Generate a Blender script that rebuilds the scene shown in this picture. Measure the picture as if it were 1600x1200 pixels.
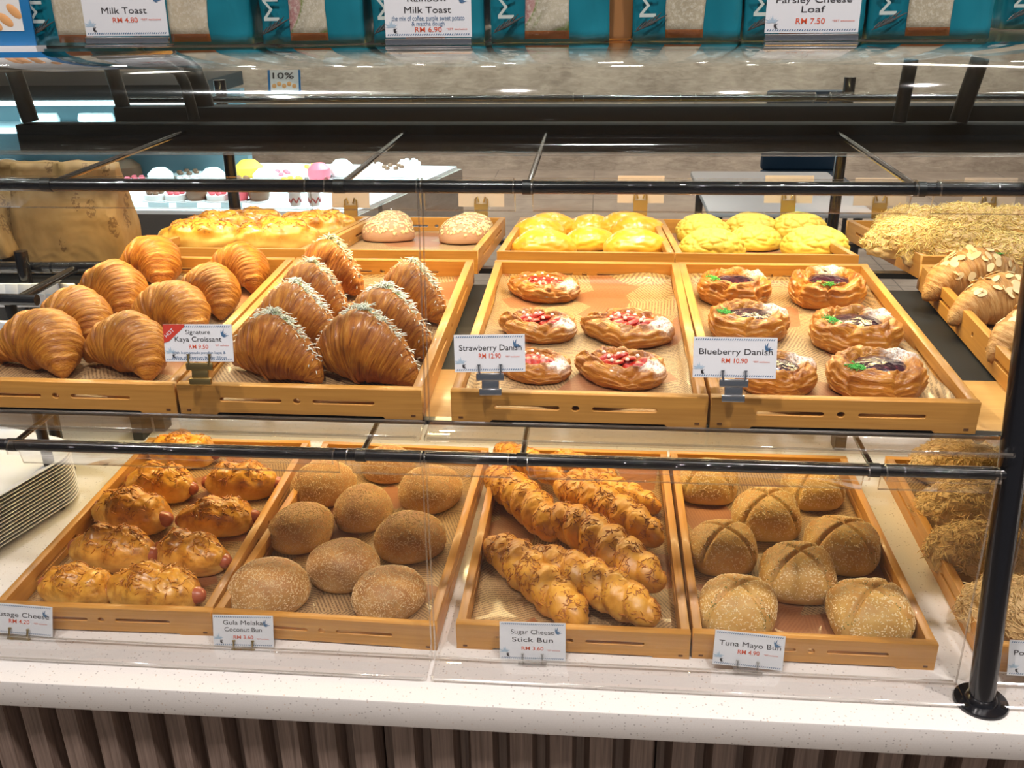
import bpy, bmesh, math, random
from mathutils import Vector, Matrix, noise, Euler
R=math.radians; PI=math.pi
for o in list(bpy.data.objects): bpy.data.objects.remove(o)
SC=bpy.context.scene; COL=SC.collection
# ------------------------------------------------------------------ camera
CF=1482.557; YAW,PITCH,ROLL=-.0923,.4087,-.0140; CC=Vector((.0329,-.9861,.8074))
FW=Vector((math.sin(YAW)*math.cos(PITCH),math.cos(YAW)*math.cos(PITCH),-math.sin(PITCH)))
_r=Vector((math.cos(YAW),-math.sin(YAW),0)); _u=_r.cross(FW)
RT=_r*math.cos(ROLL)+_u*math.sin(ROLL); UP=-_r*math.sin(ROLL)+_u*math.cos(ROLL)
cd=bpy.data.cameras.new('camera'); cam=bpy.data.objects.new('camera',cd); COL.objects.link(cam)
cd.sensor_fit='HORIZONTAL'; cd.sensor_width=36; cd.lens=36*CF/1600; cd.clip_start=.02; cd.clip_end=60
m=Matrix((RT,UP,-FW)).transposed().to_4x4(); m.translation=CC; cam.matrix_world=m
SC.camera=cam
# ------------------------------------------------------------------ light
SC.view_settings.view_transform='Standard'; SC.view_settings.look='None'
SC.view_settings.gamma=1; SC.view_settings.use_curve_mapping=False
SC.view_settings.exposure=0.0
try:
    SC.cycles.transparent_max_bounces=40; SC.cycles.max_bounces=8; SC.cycles.sample_clamp_indirect=6
    SC.cycles.caustics_reflective=False; SC.cycles.caustics_refractive=False
except Exception: pass
W=bpy.data.worlds.new('world'); SC.world=W; W.use_nodes=True
W.node_tree.nodes['Background'].inputs[0].default_value=(.80,.82,.90,1)
W.node_tree.nodes['Background'].inputs[1].default_value=.13
def area(name,loc,rot,sx,sy,power,col,spread=None):
    l=bpy.data.lights.new(name,'AREA'); l.shape='RECTANGLE'; l.size=sx; l.size_y=sy; l.energy=power; l.color=col
    if spread: l.spread=R(spread)
    o=bpy.data.objects.new(name,l); COL.objects.link(o); o.location=loc; o.rotation_euler=rot; return o
WARM=(1,.77,.37)
# LED strips: under the near and far black light channels, under the upper deck
area('led_strip_near',(-.17,.455,.553),(R(-22),0,0),1.40,.014,6.3,WARM,150)
area('led_strip_far',(-.10,.66,.553),(R(26),0,0),1.40,.014,3.0,WARM,150)
area('led_strip_lower',(-.17,.45,.296),(R(-20),0,0),1.40,.014,4.6,WARM,160)
CEIL_=1.95
SPOTS=[(-1.35,-.75),(-.25,-.62),(.62,-.70),(1.3,-.3),(-.75,.9),(.25,.8),(1.1,1.1),(-2.2,1.8),(.1,2.4),(1.9,2.5),(-.2,-2.2),(1.4,-2.0)]
CEIL=1.95
area('added_streak_light',(0,.55,CEIL_-.035),(0,0,0),3.4,.05,20,(1,.95,.90),140)  # added lamp: gives the curved glass a bright streak and lifts the counter front
for i,(x,y) in enumerate(SPOTS):
    l=bpy.data.lights.new('ceiling_spot_light','AREA'); l.shape='DISK'; l.size=.09
    l.energy=(12.5 if y<.0 and y>-1.5 else 9); l.color=(1,.94,.91); l.spread=R(120)
    o=bpy.data.objects.new('ceiling_spot_light',l); COL.objects.link(o); o.location=(x,y,CEIL-.012)
# ------------------------------------------------------------------ projection helpers (pixel -> point on a real plane)
def ray(px,py): return (FW+RT*((px-800)/CF)-UP*((py-600)/CF))
def at_z(px,py,z):
    d=ray(px,py); return CC+d*((z-CC.z)/d.z)
def at_y(px,py,y):
    d=ray(px,py); return CC+d*((y-CC.y)/d.y)
class Deck:
    def __init__(s,y0,z0,tilt): s.o=Vector((0,y0,z0)); s.t=tilt; s.n=Vector((0,-math.sin(tilt),math.cos(tilt)))
    def hit(s,px,py,h=0):
        d=ray(px,py); o=s.o+s.n*h; return CC+d*((o-CC).dot(s.n)/d.dot(s.n))-s.n*h
LOW=Deck(0,0,0); NEAR=Deck(.0242,.3183,.0321); FAR=Deck(.572,.3345,-R(7))
# ------------------------------------------------------------------ object helpers
def tag(o,label=None,cat=None,group=None,kind=None):
    if label: o['label']=label
    if cat: o['category']=cat
    if group: o['group']=group
    if kind: o['kind']=kind
    return o
def link(name,me,mat=None,parent=None,loc=None,rot=None):
    o=bpy.data.objects.new(name,me); COL.objects.link(o)
    if mat is not None and me is not None and len(me.materials)==0: me.materials.append(mat)
    if parent: o.parent=parent
    if loc is not None: o.location=loc
    if rot is not None: o.rotation_euler=rot
    return o
def empty(name,loc=(0,0,0),rot=(0,0,0)):
    o=bpy.data.objects.new(name,None); COL.objects.link(o); o.location=loc; o.rotation_euler=rot; o.empty_display_size=.02; return o
def mesh(name,vs,fs,uv=None,smooth=True):
    me=bpy.data.meshes.new(name); me.from_pydata([tuple(v) for v in vs],[],fs); me.validate()
    if uv and len(me.polygons)==len(fs):
        l=me.uv_layers.new(name='uv')
        for p in me.polygons:
            for li in p.loop_indices: l.data[li].uv=uv[me.loops[li].vertex_index]
    if smooth: me.polygons.foreach_set('use_smooth',[True]*len(me.polygons))
    me.update(); return me
class MB:
    def __init__(s): s.v=[]; s.f=[]
    def add(s,vs,fs):
        n=len(s.v); s.v+= [Vector(v) for v in vs]; s.f+=[tuple(i+n for i in f) for f in fs]; return s
    def box(s,x0,x1,y0,y1,z0,z1,M=None):
        c=[Vector((x,y,z)) for z in (z0,z1) for y in (y0,y1) for x in (x0,x1)]
        if M: c=[M@p for p in c]
        return s.add(c,[(0,2,3,1),(4,5,7,6),(0,1,5,4),(2,6,7,3),(0,4,6,2),(1,3,7,5)])
    def tube(s,pts,r,n=16,cap=True):
        pts=[Vector(p) for p in pts]; base=len(s.v); up=None
        for i,p in enumerate(pts):
            t=(pts[min(i+1,len(pts)-1)]-pts[max(i-1,0)]).normalized()
            if up is None:
                up=Vector((0,0,1)) if abs(t.z)<.9 else Vector((1,0,0))
            a=(up-t*up.dot(t)).normalized(); b=t.cross(a); up=a
            rr=r[i] if isinstance(r,(list,tuple)) else r
            for k in range(n):
                an=2*PI*k/n; s.v.append(p+a*math.cos(an)*rr+b*math.sin(an)*rr)
        for i in range(len(pts)-1):
            for k in range(n):
                k2=(k+1)%n; s.f.append((base+i*n+k,base+i*n+k2,base+(i+1)*n+k2,base+(i+1)*n+k))
        if cap: s.f.append(tuple(base+k for k in reversed(range(n)))); s.f.append(tuple(base+(len(pts)-1)*n+k for k in range(n)))
        return s
    def lathe(s,prof,n=32,M=None):
        base=len(s.v)
        for r,z in prof:
            for k in range(n):
                p=Vector((r*math.cos(2*PI*k/n),r*math.sin(2*PI*k/n),z)); s.v.append(M@p if M else p)
        for i in range(len(prof)-1):
            for k in range(n):
                k2=(k+1)%n; s.f.append((base+i*n+k,base+i*n+k2,base+(i+1)*n+k2,base+(i+1)*n+k))
        s.f.append(tuple(base+k for k in reversed(range(n)))); s.f.append(tuple(base+(len(prof)-1)*n+k for k in range(n)))
        return s
    def build(s,name,mat,parent=None,loc=None,rot=None,smooth=False,bevel=0,seg=2,auto=True):
        me=mesh(name,s.v,s.f,smooth=smooth)
        if bevel:
            bm=bmesh.new(); bm.from_mesh(me)
            es=[e for e in bm.edges if len(e.link_faces)==2 and e.calc_face_angle(0)>.6]
            bmesh.ops.bevel(bm,geom=es,offset=bevel,segments=seg,affect='EDGES',profile=.5)
            bm.to_mesh(me); bm.free()
            me.polygons.foreach_set('use_smooth',[True]*len(me.polygons))
        if smooth or bevel:
            try: me.set_sharp_from_angle(angle=R(40))
            except Exception: pass
        return link(name,me,mat,parent,loc,rot)
def extrude2d(name,outer,holes,depth,bev=.0006):
    """flat board with real holes: outline in x,z; thickness along y (0..depth)"""
    cu=bpy.data.curves.new(name,'CURVE'); cu.dimensions='2D'; cu.fill_mode='BOTH'; cu.extrude=depth/2-bev; cu.bevel_depth=bev; cu.bevel_resolution=1
    for pts in [outer]+holes:
        sp=cu.splines.new('POLY'); sp.points.add(len(pts)-1)
        for i,(x,z) in enumerate(pts): sp.points[i].co=(x,z,0,1)
        sp.use_cyclic_u=True
    o=bpy.data.objects.new(name,cu); COL.objects.link(o)
    dg=bpy.context.evaluated_depsgraph_get(); me=bpy.data.meshes.new_from_object(o.evaluated_get(dg)); me.name=name
    bpy.data.objects.remove(o)
    me.transform(Matrix(((1,0,0,0),(0,0,1,depth/2),(0,1,0,0),(0,0,0,1)))); 
    bm=bmesh.new(); bm.from_mesh(me); bmesh.ops.remove_doubles(bm,verts=bm.verts,dist=1e-5); bmesh.ops.recalc_face_normals(bm,faces=bm.faces); bm.to_mesh(me); bm.free()
    me.materials.clear(); return me
def slot(x0,x1,zc,h,n=8):
    r=h/2; p=[]
    for k in range(n+1): a=-PI/2+PI*k/n; p.append((x1-r+r*math.cos(a),zc+r*math.sin(a)))
    for k in range(n+1): a=PI/2+PI*k/n; p.append((x0+r+r*math.cos(a),zc+r*math.sin(a)))
    return p
_tc={}
def text_mesh(s,w=None,h=None,bold=0.0,shear=0,ext=.0002):
    k=(s,bold,shear)
    if k not in _tc:
        cu=bpy.data.curves.new('lettering','FONT'); cu.body=s; cu.size=1; cu.offset=bold; cu.shear=shear; cu.align_x='CENTER'; cu.resolution_u=3
        o=bpy.data.objects.new('t',cu); COL.objects.link(o)
        dg=bpy.context.evaluated_depsgraph_get(); me=bpy.data.meshes.new_from_object(o.evaluated_get(dg)); bpy.data.objects.remove(o)
        _tc[k]=me
    me=_tc[k].copy(); xs=[v.co.x for v in me.vertices]; ys=[v.co.y for v in me.vertices]
    W_,H_=max(xs)-min(xs),max(ys)-min(ys); cx=(max(xs)+min(xs))/2
    sx=w/W_ if w else h/.70; sy=h/.70 if h else sx
    for v in me.vertices: v.co=((v.co.x-cx)*sx,v.co.y*sy,0)
    me.materials.clear(); me.name='lettering'; return me
# ------------------------------------------------------------------ materials
def nodes(name):
    mt=bpy.data.materials.new(name); mt.use_nodes=True; nt=mt.node_tree
    b=nt.nodes['Principled BSDF']; return mt,nt,b
def N(nt,t,**kw):
    n=nt.nodes.new(t)
    for k,v in kw.items():
        if k in n.inputs.keys() if isinstance(k,str) else False: n.inputs[k].default_value=v
        else: setattr(n,k,v)
    return n
def plain(name,col,rough=.5,metal=0,coat=0,emit=None,es=1,spec=.5):
    mt,nt,b=nodes(name); b.inputs['Base Color'].default_value=(*col,1); b.inputs['Roughness'].default_value=rough
    b.inputs['Metallic'].default_value=metal; b.inputs['Coat Weight'].default_value=coat; b.inputs['Specular IOR Level'].default_value=spec
    if emit: b.inputs['Emission Color'].default_value=(*emit,1); b.inputs['Emission Strength'].default_value=es
    return mt
def ramp(nt,fac,stops):
    r=nt.nodes.new('ShaderNodeValToRGB'); e=r.color_ramp.elements
    while len(e)<len(stops): e.new(.5)
    for i,(p,c) in enumerate(stops): e[i].position=p; e[i].color=(*c,1) if len(c)==3 else c
    nt.links.new(fac,r.inputs[0]); return r.outputs[0]
def mix(nt,fac,a,b,mode='MIX'):
    m_=nt.nodes.new('ShaderNodeMix'); m_.data_type='RGBA'; m_.blend_type=mode
    for s,v in ((0,fac),(6,a),(7,b)):
        if hasattr(v,'is_output'): nt.links.new(v,m_.inputs[s])
        elif s==0: m_.inputs[0].default_value=v
        else: m_.inputs[s].default_value=(*v,1)
    return m_.outputs[2]
def mth(nt,op,a,b=None,clamp=False):
    n=nt.nodes.new('ShaderNodeMath'); n.operation=op; n.use_clamp=clamp
    for i,v in enumerate((a,b)):
        if v is None: continue
        if hasattr(v,'is_output'): nt.links.new(v,n.inputs[i])
        else: n.inputs[i].default_value=v
    return n.outputs[0]
def noi(nt,vec,scale,detail=4,rough=.55,dist=0):
    n=nt.nodes.new('ShaderNodeTexNoise'); n.inputs['Scale'].default_value=scale; n.inputs['Detail'].default_value=detail
    n.inputs['Roughness'].default_value=rough; n.inputs['Distortion'].default_value=dist
    if vec is not None: nt.links.new(vec,n.inputs['Vector'])
    return n.outputs[0]
def mapp(nt,vec,sc=(1,1,1),rot=(0,0,0),loc=(0,0,0)):
    n=nt.nodes.new('ShaderNodeMapping'); n.inputs['Scale'].default_value=sc; n.inputs['Rotation'].default_value=rot; n.inputs['Location'].default_value=loc
    nt.links.new(vec,n.inputs['Vector']); return n.outputs[0]
def coord(nt,k='Object'):
    n=nt.nodes.new('ShaderNodeTexCoord'); return n.outputs[k]
def objrand(nt):
    return nt.nodes.new('ShaderNodeObjectInfo').outputs['Random']
def bump(nt,b,h,strength=.3,dist=.002):
    n=nt.nodes.new('ShaderNodeBump'); n.inputs['Strength'].default_value=strength; n.inputs['Distance'].default_value=dist
    nt.links.new(h,n.inputs['Height']); nt.links.new(n.outputs[0],b.inputs['Normal'])
def sepz(nt,vec,ch=2):
    n=nt.nodes.new('ShaderNodeSeparateXYZ'); nt.links.new(vec,n.inputs[0]); return n.outputs[ch]
def baked(name,pale,gold,brown,z0=.012,z1=.045,nscale=28,rough=.38,coat=.15,amount=.5,bstr=.35,bscale=160,sss=.0,dark=None,contrast=(.35,.65)):
    """baked crust: pale low flank, golden to brown crown, mottled"""
    mt,nt,b=nodes(name); oc=coord(nt); r=objrand(nt)
    n1=noi(nt,oc,nscale,5,.6,.4); n2=noi(nt,oc,bscale,4,.6)
    z=sepz(nt,oc); zz=nt.nodes.new('ShaderNodeMapRange'); nt.links.new(z,zz.inputs[0]); zz.inputs[1].default_value=z0; zz.inputs[2].default_value=z1; zz.interpolation_type='SMOOTHSTEP'
    zf=mth(nt,'ADD',zz.outputs[0],mth(nt,'MULTIPLY',mth(nt,'SUBTRACT',n1,.5),.9),True)
    c=mix(nt,zf,pale,gold)
    mr=nt.nodes.new('ShaderNodeMapRange'); nt.links.new(n1,mr.inputs[0]); mr.inputs[1].default_value=contrast[0]; mr.inputs[2].default_value=contrast[1]
    f=mth(nt,'MULTIPLY',mth(nt,'MULTIPLY',mr.outputs[0],zf),mth(nt,'ADD',mth(nt,'MULTIPLY',r,.4),amount),True)
    c=mix(nt,f,c,brown)
    if dark:
        n3=noi(nt,oc,nscale*1.9,6,.7,.8); d=nt.nodes.new('ShaderNodeMapRange'); nt.links.new(n3,d.inputs[0]); d.inputs[1].default_value=.55; d.inputs[2].default_value=.68
        c=mix(nt,mth(nt,'MULTIPLY',d.outputs[0],zz.outputs[0]),c,dark)
    nt.links.new(c,b.inputs['Base Color']); b.inputs['Roughness'].default_value=rough; b.inputs['Coat Weight'].default_value=coat; b.inputs['Coat Roughness'].default_value=.25
    if sss: b.inputs['Subsurface Weight'].default_value=sss; b.inputs['Subsurface Radius'].default_value=(.01,.005,.002); b.inputs['Subsurface Scale'].default_value=.6
    bump(nt,b,mix(nt,.35,n2,n1),bstr,.0016); return mt
def sugared(mt,pt,rad,amt=1.0):
    """powdered sugar dusted at one spot of the crust"""
    nt=mt.node_tree; b=nt.nodes['Principled BSDF']; src=b.inputs['Base Color'].links[0].from_socket; oc=coord(nt)
    d=nt.nodes.new('ShaderNodeVectorMath'); d.operation='DISTANCE'; nt.links.new(oc,d.inputs[0]); d.inputs[1].default_value=pt
    mr=nt.nodes.new('ShaderNodeMapRange'); nt.links.new(d.outputs['Value'],mr.inputs[0]); mr.inputs[1].default_value=rad; mr.inputs[2].default_value=rad*.35
    n=noi(nt,oc,330,3,.7); f=mth(nt,'MULTIPLY',mr.outputs[0],mth(nt,'MULTIPLY',mth(nt,'SUBTRACT',n,.30),3.6,True),True)
    f=mth(nt,'MULTIPLY',f,amt,True)
    nt.links.new(mix(nt,f,src,(.86,.84,.80)),b.inputs['Base Color']); return mt
def laminated(name,gold,brown,pale,coat=.25,freq=46):
    """croissant crust: brown crests, paler steps, fine layer lines following the roll"""
    mt,nt,b=nodes(name); oc=coord(nt); uv=coord(nt,'UV'); r=objrand(nt)
    w=mapp(nt,uv,(freq,3.2,1)); n1=noi(nt,w,1.0,5,.65,.7); n2=noi(nt,oc,34,4,.6,.3); n3=noi(nt,mapp(nt,uv,(freq*2.6,5,1)),1.2,3,.6)
    c=ramp(nt,n1,[(.30,brown),(.47,gold),(.66,pale)])
    c=mix(nt,mth(nt,'MULTIPLY',ramp(nt,n2,[(.42,(0,0,0)),(.7,(1,1,1))]),.55),c,brown)
    z=sepz(nt,oc); zz=nt.nodes.new('ShaderNodeMapRange'); nt.links.new(z,zz.inputs[0]); zz.inputs[1].default_value=.004; zz.inputs[2].default_value=.03; zz.inputs[3].default_value=.45; zz.inputs[4].default_value=0
    c=mix(nt,zz.outputs[0],c,pale)
    nt.links.new(c,b.inputs['Base Color']); b.inputs['Roughness'].default_value=.5; b.inputs['Coat Weight'].default_value=coat*.6; b.inputs['Coat Roughness'].default_value=.22
    b.inputs['Specular IOR Level'].default_value=.35; bump(nt,b,mix(nt,.5,n1,n3),.8,.0035); return mt
def acrylic(name,tint=(.97,.985,.98),base=.03,gain=1.0,rough=.02):
    mt=bpy.data.materials.new(name); mt.use_nodes=True; nt=mt.node_tree; nt.nodes.clear()
    out=nt.nodes.new('ShaderNodeOutputMaterial'); tr=nt.nodes.new('ShaderNodeBsdfTransparent'); tr.inputs[0].default_value=(*tint,1)
    gl=nt.nodes.new('ShaderNodeBsdfGlossy'); gl.inputs['Roughness'].default_value=rough; gl.inputs['Color'].default_value=(1,1,1,1)
    lw=nt.nodes.new('ShaderNodeLayerWeight'); lw.inputs[0].default_value=.5
    f=mth(nt,'ADD',mth(nt,'MULTIPLY',mth(nt,'POWER',lw.outputs['Facing'],5),gain),base,True)
    mx=nt.nodes.new('ShaderNodeMixShader'); nt.links.new(f,mx.inputs[0]); nt.links.new(tr.outputs[0],mx.inputs[1]); nt.links.new(gl.outputs[0],mx.inputs[2])
    nt.links.new(mx.outputs[0],out.inputs[0]); return mt
def wood(name,a,b_,axis=0,rough=.42,scale=1,gl=.1):
    mt,nt,b=nodes(name); oc=coord(nt); r=objrand(nt)
    sc=[240*scale]*3; sc[axis]=9*scale
    off=nt.nodes.new('ShaderNodeVectorMath'); off.operation='ADD'; nt.links.new(oc,off.inputs[0])
    cb=nt.nodes.new('ShaderNodeCombineXYZ'); nt.links.new(r,cb.inputs[0]); nt.links.new(r,cb.inputs[2]); nt.links.new(cb.outputs[0],off.inputs[1])
    n=noi(nt,mapp(nt,off.outputs[0],sc),1,3,.6,.2); sc2=[60*scale]*3; sc2[axis]=3*scale; n2=noi(nt,mapp(nt,off.outputs[0],sc2),1,2,.5)
    c=mix(nt,ramp(nt,n,[(.3,(0,0,0)),(.7,(1,1,1))]),a,b_); c=mix(nt,ramp(nt,n2,[(.35,(0,0,0)),(.65,(.5,.5,.5))]),c,b_)
    nt.links.new(c,b.inputs['Base Color']); b.inputs['Roughness'].default_value=rough; b.inputs['Coat Weight'].default_value=gl
    bump(nt,b,n,.08,.0005); return mt
M={}
M['bamboo_x']=wood('bamboo_x',(.62,.31,.068),(.48,.215,.040),0)
M['bamboo_y']=wood('bamboo_y',(.62,.31,.068),(.48,.215,.040),1)
M['deck_wood']=wood('deck_wood',(.62,.36,.12),(.50,.27,.08),0,.3)
M['peg']=plain('peg',(.12,.045,.012),.6)
M['black']=plain('black_metal',(.008,.008,.008),.4,0,.1)
M['black_matte']=plain('black_matte',(.007,.007,.007),.6,spec=.25)
M['black_tube']=plain('black_tube',(.008,.008,.010),.22,0,.4)
M['steel']=plain('steel',(.65,.67,.70),.22,1)
M['brass']=plain('brass',(.45,.33,.14),.35,1)
M['screw']=plain('screw',(.05,.045,.04),.4,1)
M['acrylic']=acrylic('acrylic',(.985,.985,.98),base=.022,gain=.6)
M['acrylic_edge']=acrylic('acrylic_edge',(.90,.89,.87),base=.22,gain=.9,rough=.12)
M['acrylic_lip']=acrylic('acrylic_lip',(.96,.95,.94),base=.09,gain=1.2,rough=.06)
M['glass']=acrylic('curved_glass',(.90,.94,.94),base=.03,gain=2.2,rough=.05)
M['card']=plain('card',(.80,.81,.86),.45,0,.5)
M['card_back']=plain('card_back',(.62,.52,.45),.6)
M['ink']=plain('ink',(.035,.03,.035),.5)
M['ink_red']=plain('ink_red',(.72,.10,.035),.5)
M['ink_blue']=plain('ink_blue',(.07,.16,.30),.5)
M['ink_pale']=plain('ink_pale',(.42,.55,.68),.5)
M['white_plastic']=plain('white_plastic',(.72,.73,.78),.28,0,.2)
M['teal']=None
def quartz():
    mt,nt,b=nodes('quartz'); oc=coord(nt)
    v=nt.nodes.new('ShaderNodeTexVoronoi'); v.inputs['Scale'].default_value=260; nt.links.new(oc,v.inputs['Vector'])
    rnd=sepz(nt,v.outputs['Color'],0); d=v.outputs['Distance']
    sp=mth(nt,'MULTIPLY',mth(nt,'LESS_THAN',d,.30),mth(nt,'GREATER_THAN',rnd,.86))
    sp2=mth(nt,'MULTIPLY',mth(nt,'LESS_THAN',d,.26),mth(nt,'LESS_THAN',rnd,.10))
    n=noi(nt,oc,600,2); c=mix(nt,n,(.62,.585,.56),(.72,.685,.655))
    c=mix(nt,mth(nt,'MULTIPLY',sp,.55),c,(.22,.20,.19)); c=mix(nt,mth(nt,'MULTIPLY',sp2,.6),c,(.50,.36,.26))
    nt.links.new(c,b.inputs['Base Color']); b.inputs['Roughness'].default_value=.16; b.inputs['Coat Weight'].default_value=.1; return mt
M['quartz']=quartz()
def newsprint():
    mt,nt,b=nodes('printed_paper'); oc=coord(nt); r=objrand(nt)
    off=nt.nodes.new('ShaderNodeVectorMath'); off.operation='ADD'; nt.links.new(oc,off.inputs[0]); cb=nt.nodes.new('ShaderNodeCombineXYZ'); nt.links.new(r,cb.inputs[0]); nt.links.new(r,cb.inputs[1]); nt.links.new(cb.outputs[0],off.inputs[1]); vec=off.outputs[0]
    v=nt.nodes.new('ShaderNodeTexVoronoi'); v.inputs['Scale'].default_value=15; v.voronoi_dimensions='2D'; v.inputs['Randomness'].default_value=.8; nt.links.new(vec,v.inputs['Vector'])
    a=sepz(nt,v.outputs['Color'],0); g=sepz(nt,v.outputs['Color'],1)
    rot=nt.nodes.new('ShaderNodeVectorRotate'); rot.rotation_type='Z_AXIS'; nt.links.new(vec,rot.inputs['Vector']); nt.links.new(mth(nt,'MULTIPLY',a,6.28),rot.inputs['Angle'])
    y=sepz(nt,rot.outputs[0],1); ln=mth(nt,'GREATER_THAN',mth(nt,'FRACT',mth(nt,'MULTIPLY',y,215)),.50)
    wd=noi(nt,mapp(nt,rot.outputs[0],(520,215,1)),1,1); wd=mth(nt,'GREATER_THAN',wd,.43)
    txt=mth(nt,'MULTIPLY',mth(nt,'MULTIPLY',ln,wd),.72)
    c=mix(nt,noi(nt,vec,30,3),(.35,.21,.095),(.43,.275,.13)); c=mix(nt,txt,c,(.10,.05,.022))
    blk=mth(nt,'GREATER_THAN',g,.76); c=mix(nt,mth(nt,'MULTIPLY',blk,.8),c,(.26,.085,.03))
    nt.links.new(c,b.inputs['Base Color']); b.inputs['Roughness'].default_value=.5; b.inputs['Coat Weight'].default_value=.08; return mt
M['paper']=newsprint()
# ================================================================== ROOM (setting)
def stone(name,a,b_,scale=3,rough=.45,tile=0):
    mt,nt,b=nodes(name); oc=coord(nt); n=noi(nt,oc,scale,7,.62,.6); n2=noi(nt,mapp(nt,oc,(1,1,3.5)),scale*3,5,.7,.8)
    c=ramp(nt,mix(nt,.5,n,n2),[(.36,a),(.62,b_)])
    if tile:
        x=sepz(nt,oc,0); y=sepz(nt,oc,1)
        gx=mth(nt,'LESS_THAN',mth(nt,'FRACT',mth(nt,'DIVIDE',x,tile)),.008/tile); gy=mth(nt,'LESS_THAN',mth(nt,'FRACT',mth(nt,'DIVIDE',y,tile*.5)),.016/tile)
        c=mix(nt,mth(nt,'MAXIMUM',gx,gy),c,(.09,.08,.07))
    nt.links.new(c,b.inputs['Base Color']); b.inputs['Roughness'].default_value=rough; bump(nt,b,n2,.3,.01); return mt
M['floor']=stone('floor_stone',(.20,.165,.135),(.36,.31,.26),1.6,.35,.9)
M['rock']=stone('wall_rock',(.24,.20,.165),(.50,.44,.37),2.2,.8)
M['ceiling']=plain('ceiling_paint',(.66,.56,.44),.8)
FLZ=-.90
def struct(name,mb,mat,**k): return tag(mb.build(name,mat,**k),kind='structure')
struct('floor',MB().box(-7,7,-4,8,FLZ-.05,FLZ),M['floor'])
struct('ceiling',MB().box(-7,7,-4,8,CEIL,CEIL+.05),M['ceiling'])
struct('wall_back',MB().box(-7,7,8,8.1,FLZ,CEIL),M['rock'])
struct('wall_right',MB().box(7,7.1,-4,8.1,FLZ,CEIL),M['rock'])
struct('wall_left',MB().box(-7.1,-7,-4,8.1,FLZ,CEIL),M['rock'])
M['lamp']=plain('lamp_face',(.9,.9,.9),.5,emit=(1,.95,.88),es=14)
tag(MB().box(-1.75,1.75,.52,.58,CEIL-.03,CEIL).build('added_streak_light',M['lamp']),'long glowing strip added above the display for a streak on the curved glass','ceiling light')  # glowing body of the added streak lamp
ringm=MB().lathe([(.060,0),(.062,-.004),(.048,-.008),(.046,-.004)],24)
for i,(x,y) in enumerate(SPOTS):
    t=empty('ceiling_light',(x,y,CEIL))
    tag(t,'round recessed ceiling downlight above the bakery shop','ceiling light','recessed ceiling downlights')
    ringm.build('trim_ring',M['white_plastic'],t,smooth=True)
    MB().lathe([(.046,-.003),(.0,-.0035)],24).build('lamp_face',M['lamp'],t)
# ================================================================== COUNTER
XL,XR=-1.75,1.6
cb=MB().box(XL,XR,-.102,1.22,-.040,0).build('countertop',M['quartz'],bevel=.0025)
tag(cb,'white speckled quartz countertop slab carrying the lower row of bamboo trays','countertop')
def flut():
    mt,nt,b=nodes('fluted_wood'); oc=coord(nt); n=noi(nt,mapp(nt,oc,(260,260,7)),1,4,.6,.2); n2=noi(nt,oc,9,3)
    c=ramp(nt,n,[(.32,(.13,.085,.066)),(.66,(.30,.215,.175))]); c=mix(nt,mth(nt,'MULTIPLY',n2,.4),c,(.15,.10,.08))
    nt.links.new(c,b.inputs['Base Color']); b.inputs['Roughness'].default_value=.5; bump(nt,b,n,.1,.0008); return mt
M['flute']=flut()
def fluted(x0,x1,lab):
    n=max(1,round((x1-x0)/.0495)); w=(x1-x0)/n; pr=[]
    for i in range(n):
        a=x0+i*w; pr+=[(a+.000,-.052),(a+.010,-.052),(a+.017,-.078),(a+w-.005,-.081)]
    pr.append((x1,-.052)); v=[];f=[]
    for z in (-.86,-.0405):
        for p in pr: v.append((p[0],p[1],z))
    k=len(pr)
    for i in range(k-1): f.append((i,i+1,k+i+1,k+i))
    v+= [(x0,-.03,-.86),(x1,-.03,-.86),(x0,-.03,-.0405),(x1,-.03,-.0405)]
    f+=[(2*k,2*k+2,2*k+3,2*k+1),(0,k,2*k+2,2*k),(k-1,2*k+1,2*k+3,2*k-1)]
    b=MB(); b.add(v,f); o=b.build('counter_front_panel',M['flute']); tag(o,lab,'panel','fluted wood panels of the counter front'); return o
fluted(-1.70,-.2285,'brown fluted wood panel of the counter front, under the sausage and coconut bun trays')
fluted(-.2265,.1225,'brown fluted wood panel of the counter front, under the stick bun tray')
fluted(.1245,1.55,'brown fluted wood panel of the counter front, under the tuna bun tray and black post')
tag(MB().box(-1.70,1.55,-.028,1.15,FLZ,-.0405).build('counter_cabinet',M['black_matte']),'dark counter base carrying the quartz countertop behind the fluted panels','counter')
# ================================================================== UPPER DECK
dk=empty('upper_shelf',(0,0,0)); tag(dk,'upper shelf deck with wood front strip and black plate under the upper bamboo trays','shelf')
def onNear(x,yl,h): # local deck coords -> world
    return Vector((x,NEAR.o.y+yl*math.cos(NEAR.t)-h*math.sin(NEAR.t),NEAR.o.z+yl*math.sin(NEAR.t)+h*math.cos(NEAR.t)))
def Mdeck(D): return Matrix.Translation(D.o)@Matrix.Rotation(D.t,4,'X')
MN,MF=Mdeck(NEAR),Mdeck(FAR)
MB().box(-.795,1.02,.012,.150,-.008,-.0008,MN).build('wood_strip',M['deck_wood'],dk,bevel=.001)
MB().box(-.795,1.02,.150,.500,-.009,-.004,MN).build('black_plate',M['black_matte'],dk)
MB().box(-.795,1.02,.002,.012,-.007,-.001,MN).build('front_trim',M['black'],dk)
for yl in (.06,.42): MB().box(-.795,1.02,yl,yl+.03,-.010,-.0008,MF).build('support_rail',M['black'],dk)
for x in (-.80,.485,1.02):
    MB().box(x-.010,x+.010,.60,.63,0,.322).build('upright',M['black'],dk)
    MB().box(x-.010,x+.010,.80,.83,0,.290).build('upright',M['black'],dk)
    MB().tube([(x,.05,.300),(x,.53,.312),(x,1.05,.262)],.007,10).build('arm',M['black'],dk,smooth=True)
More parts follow.
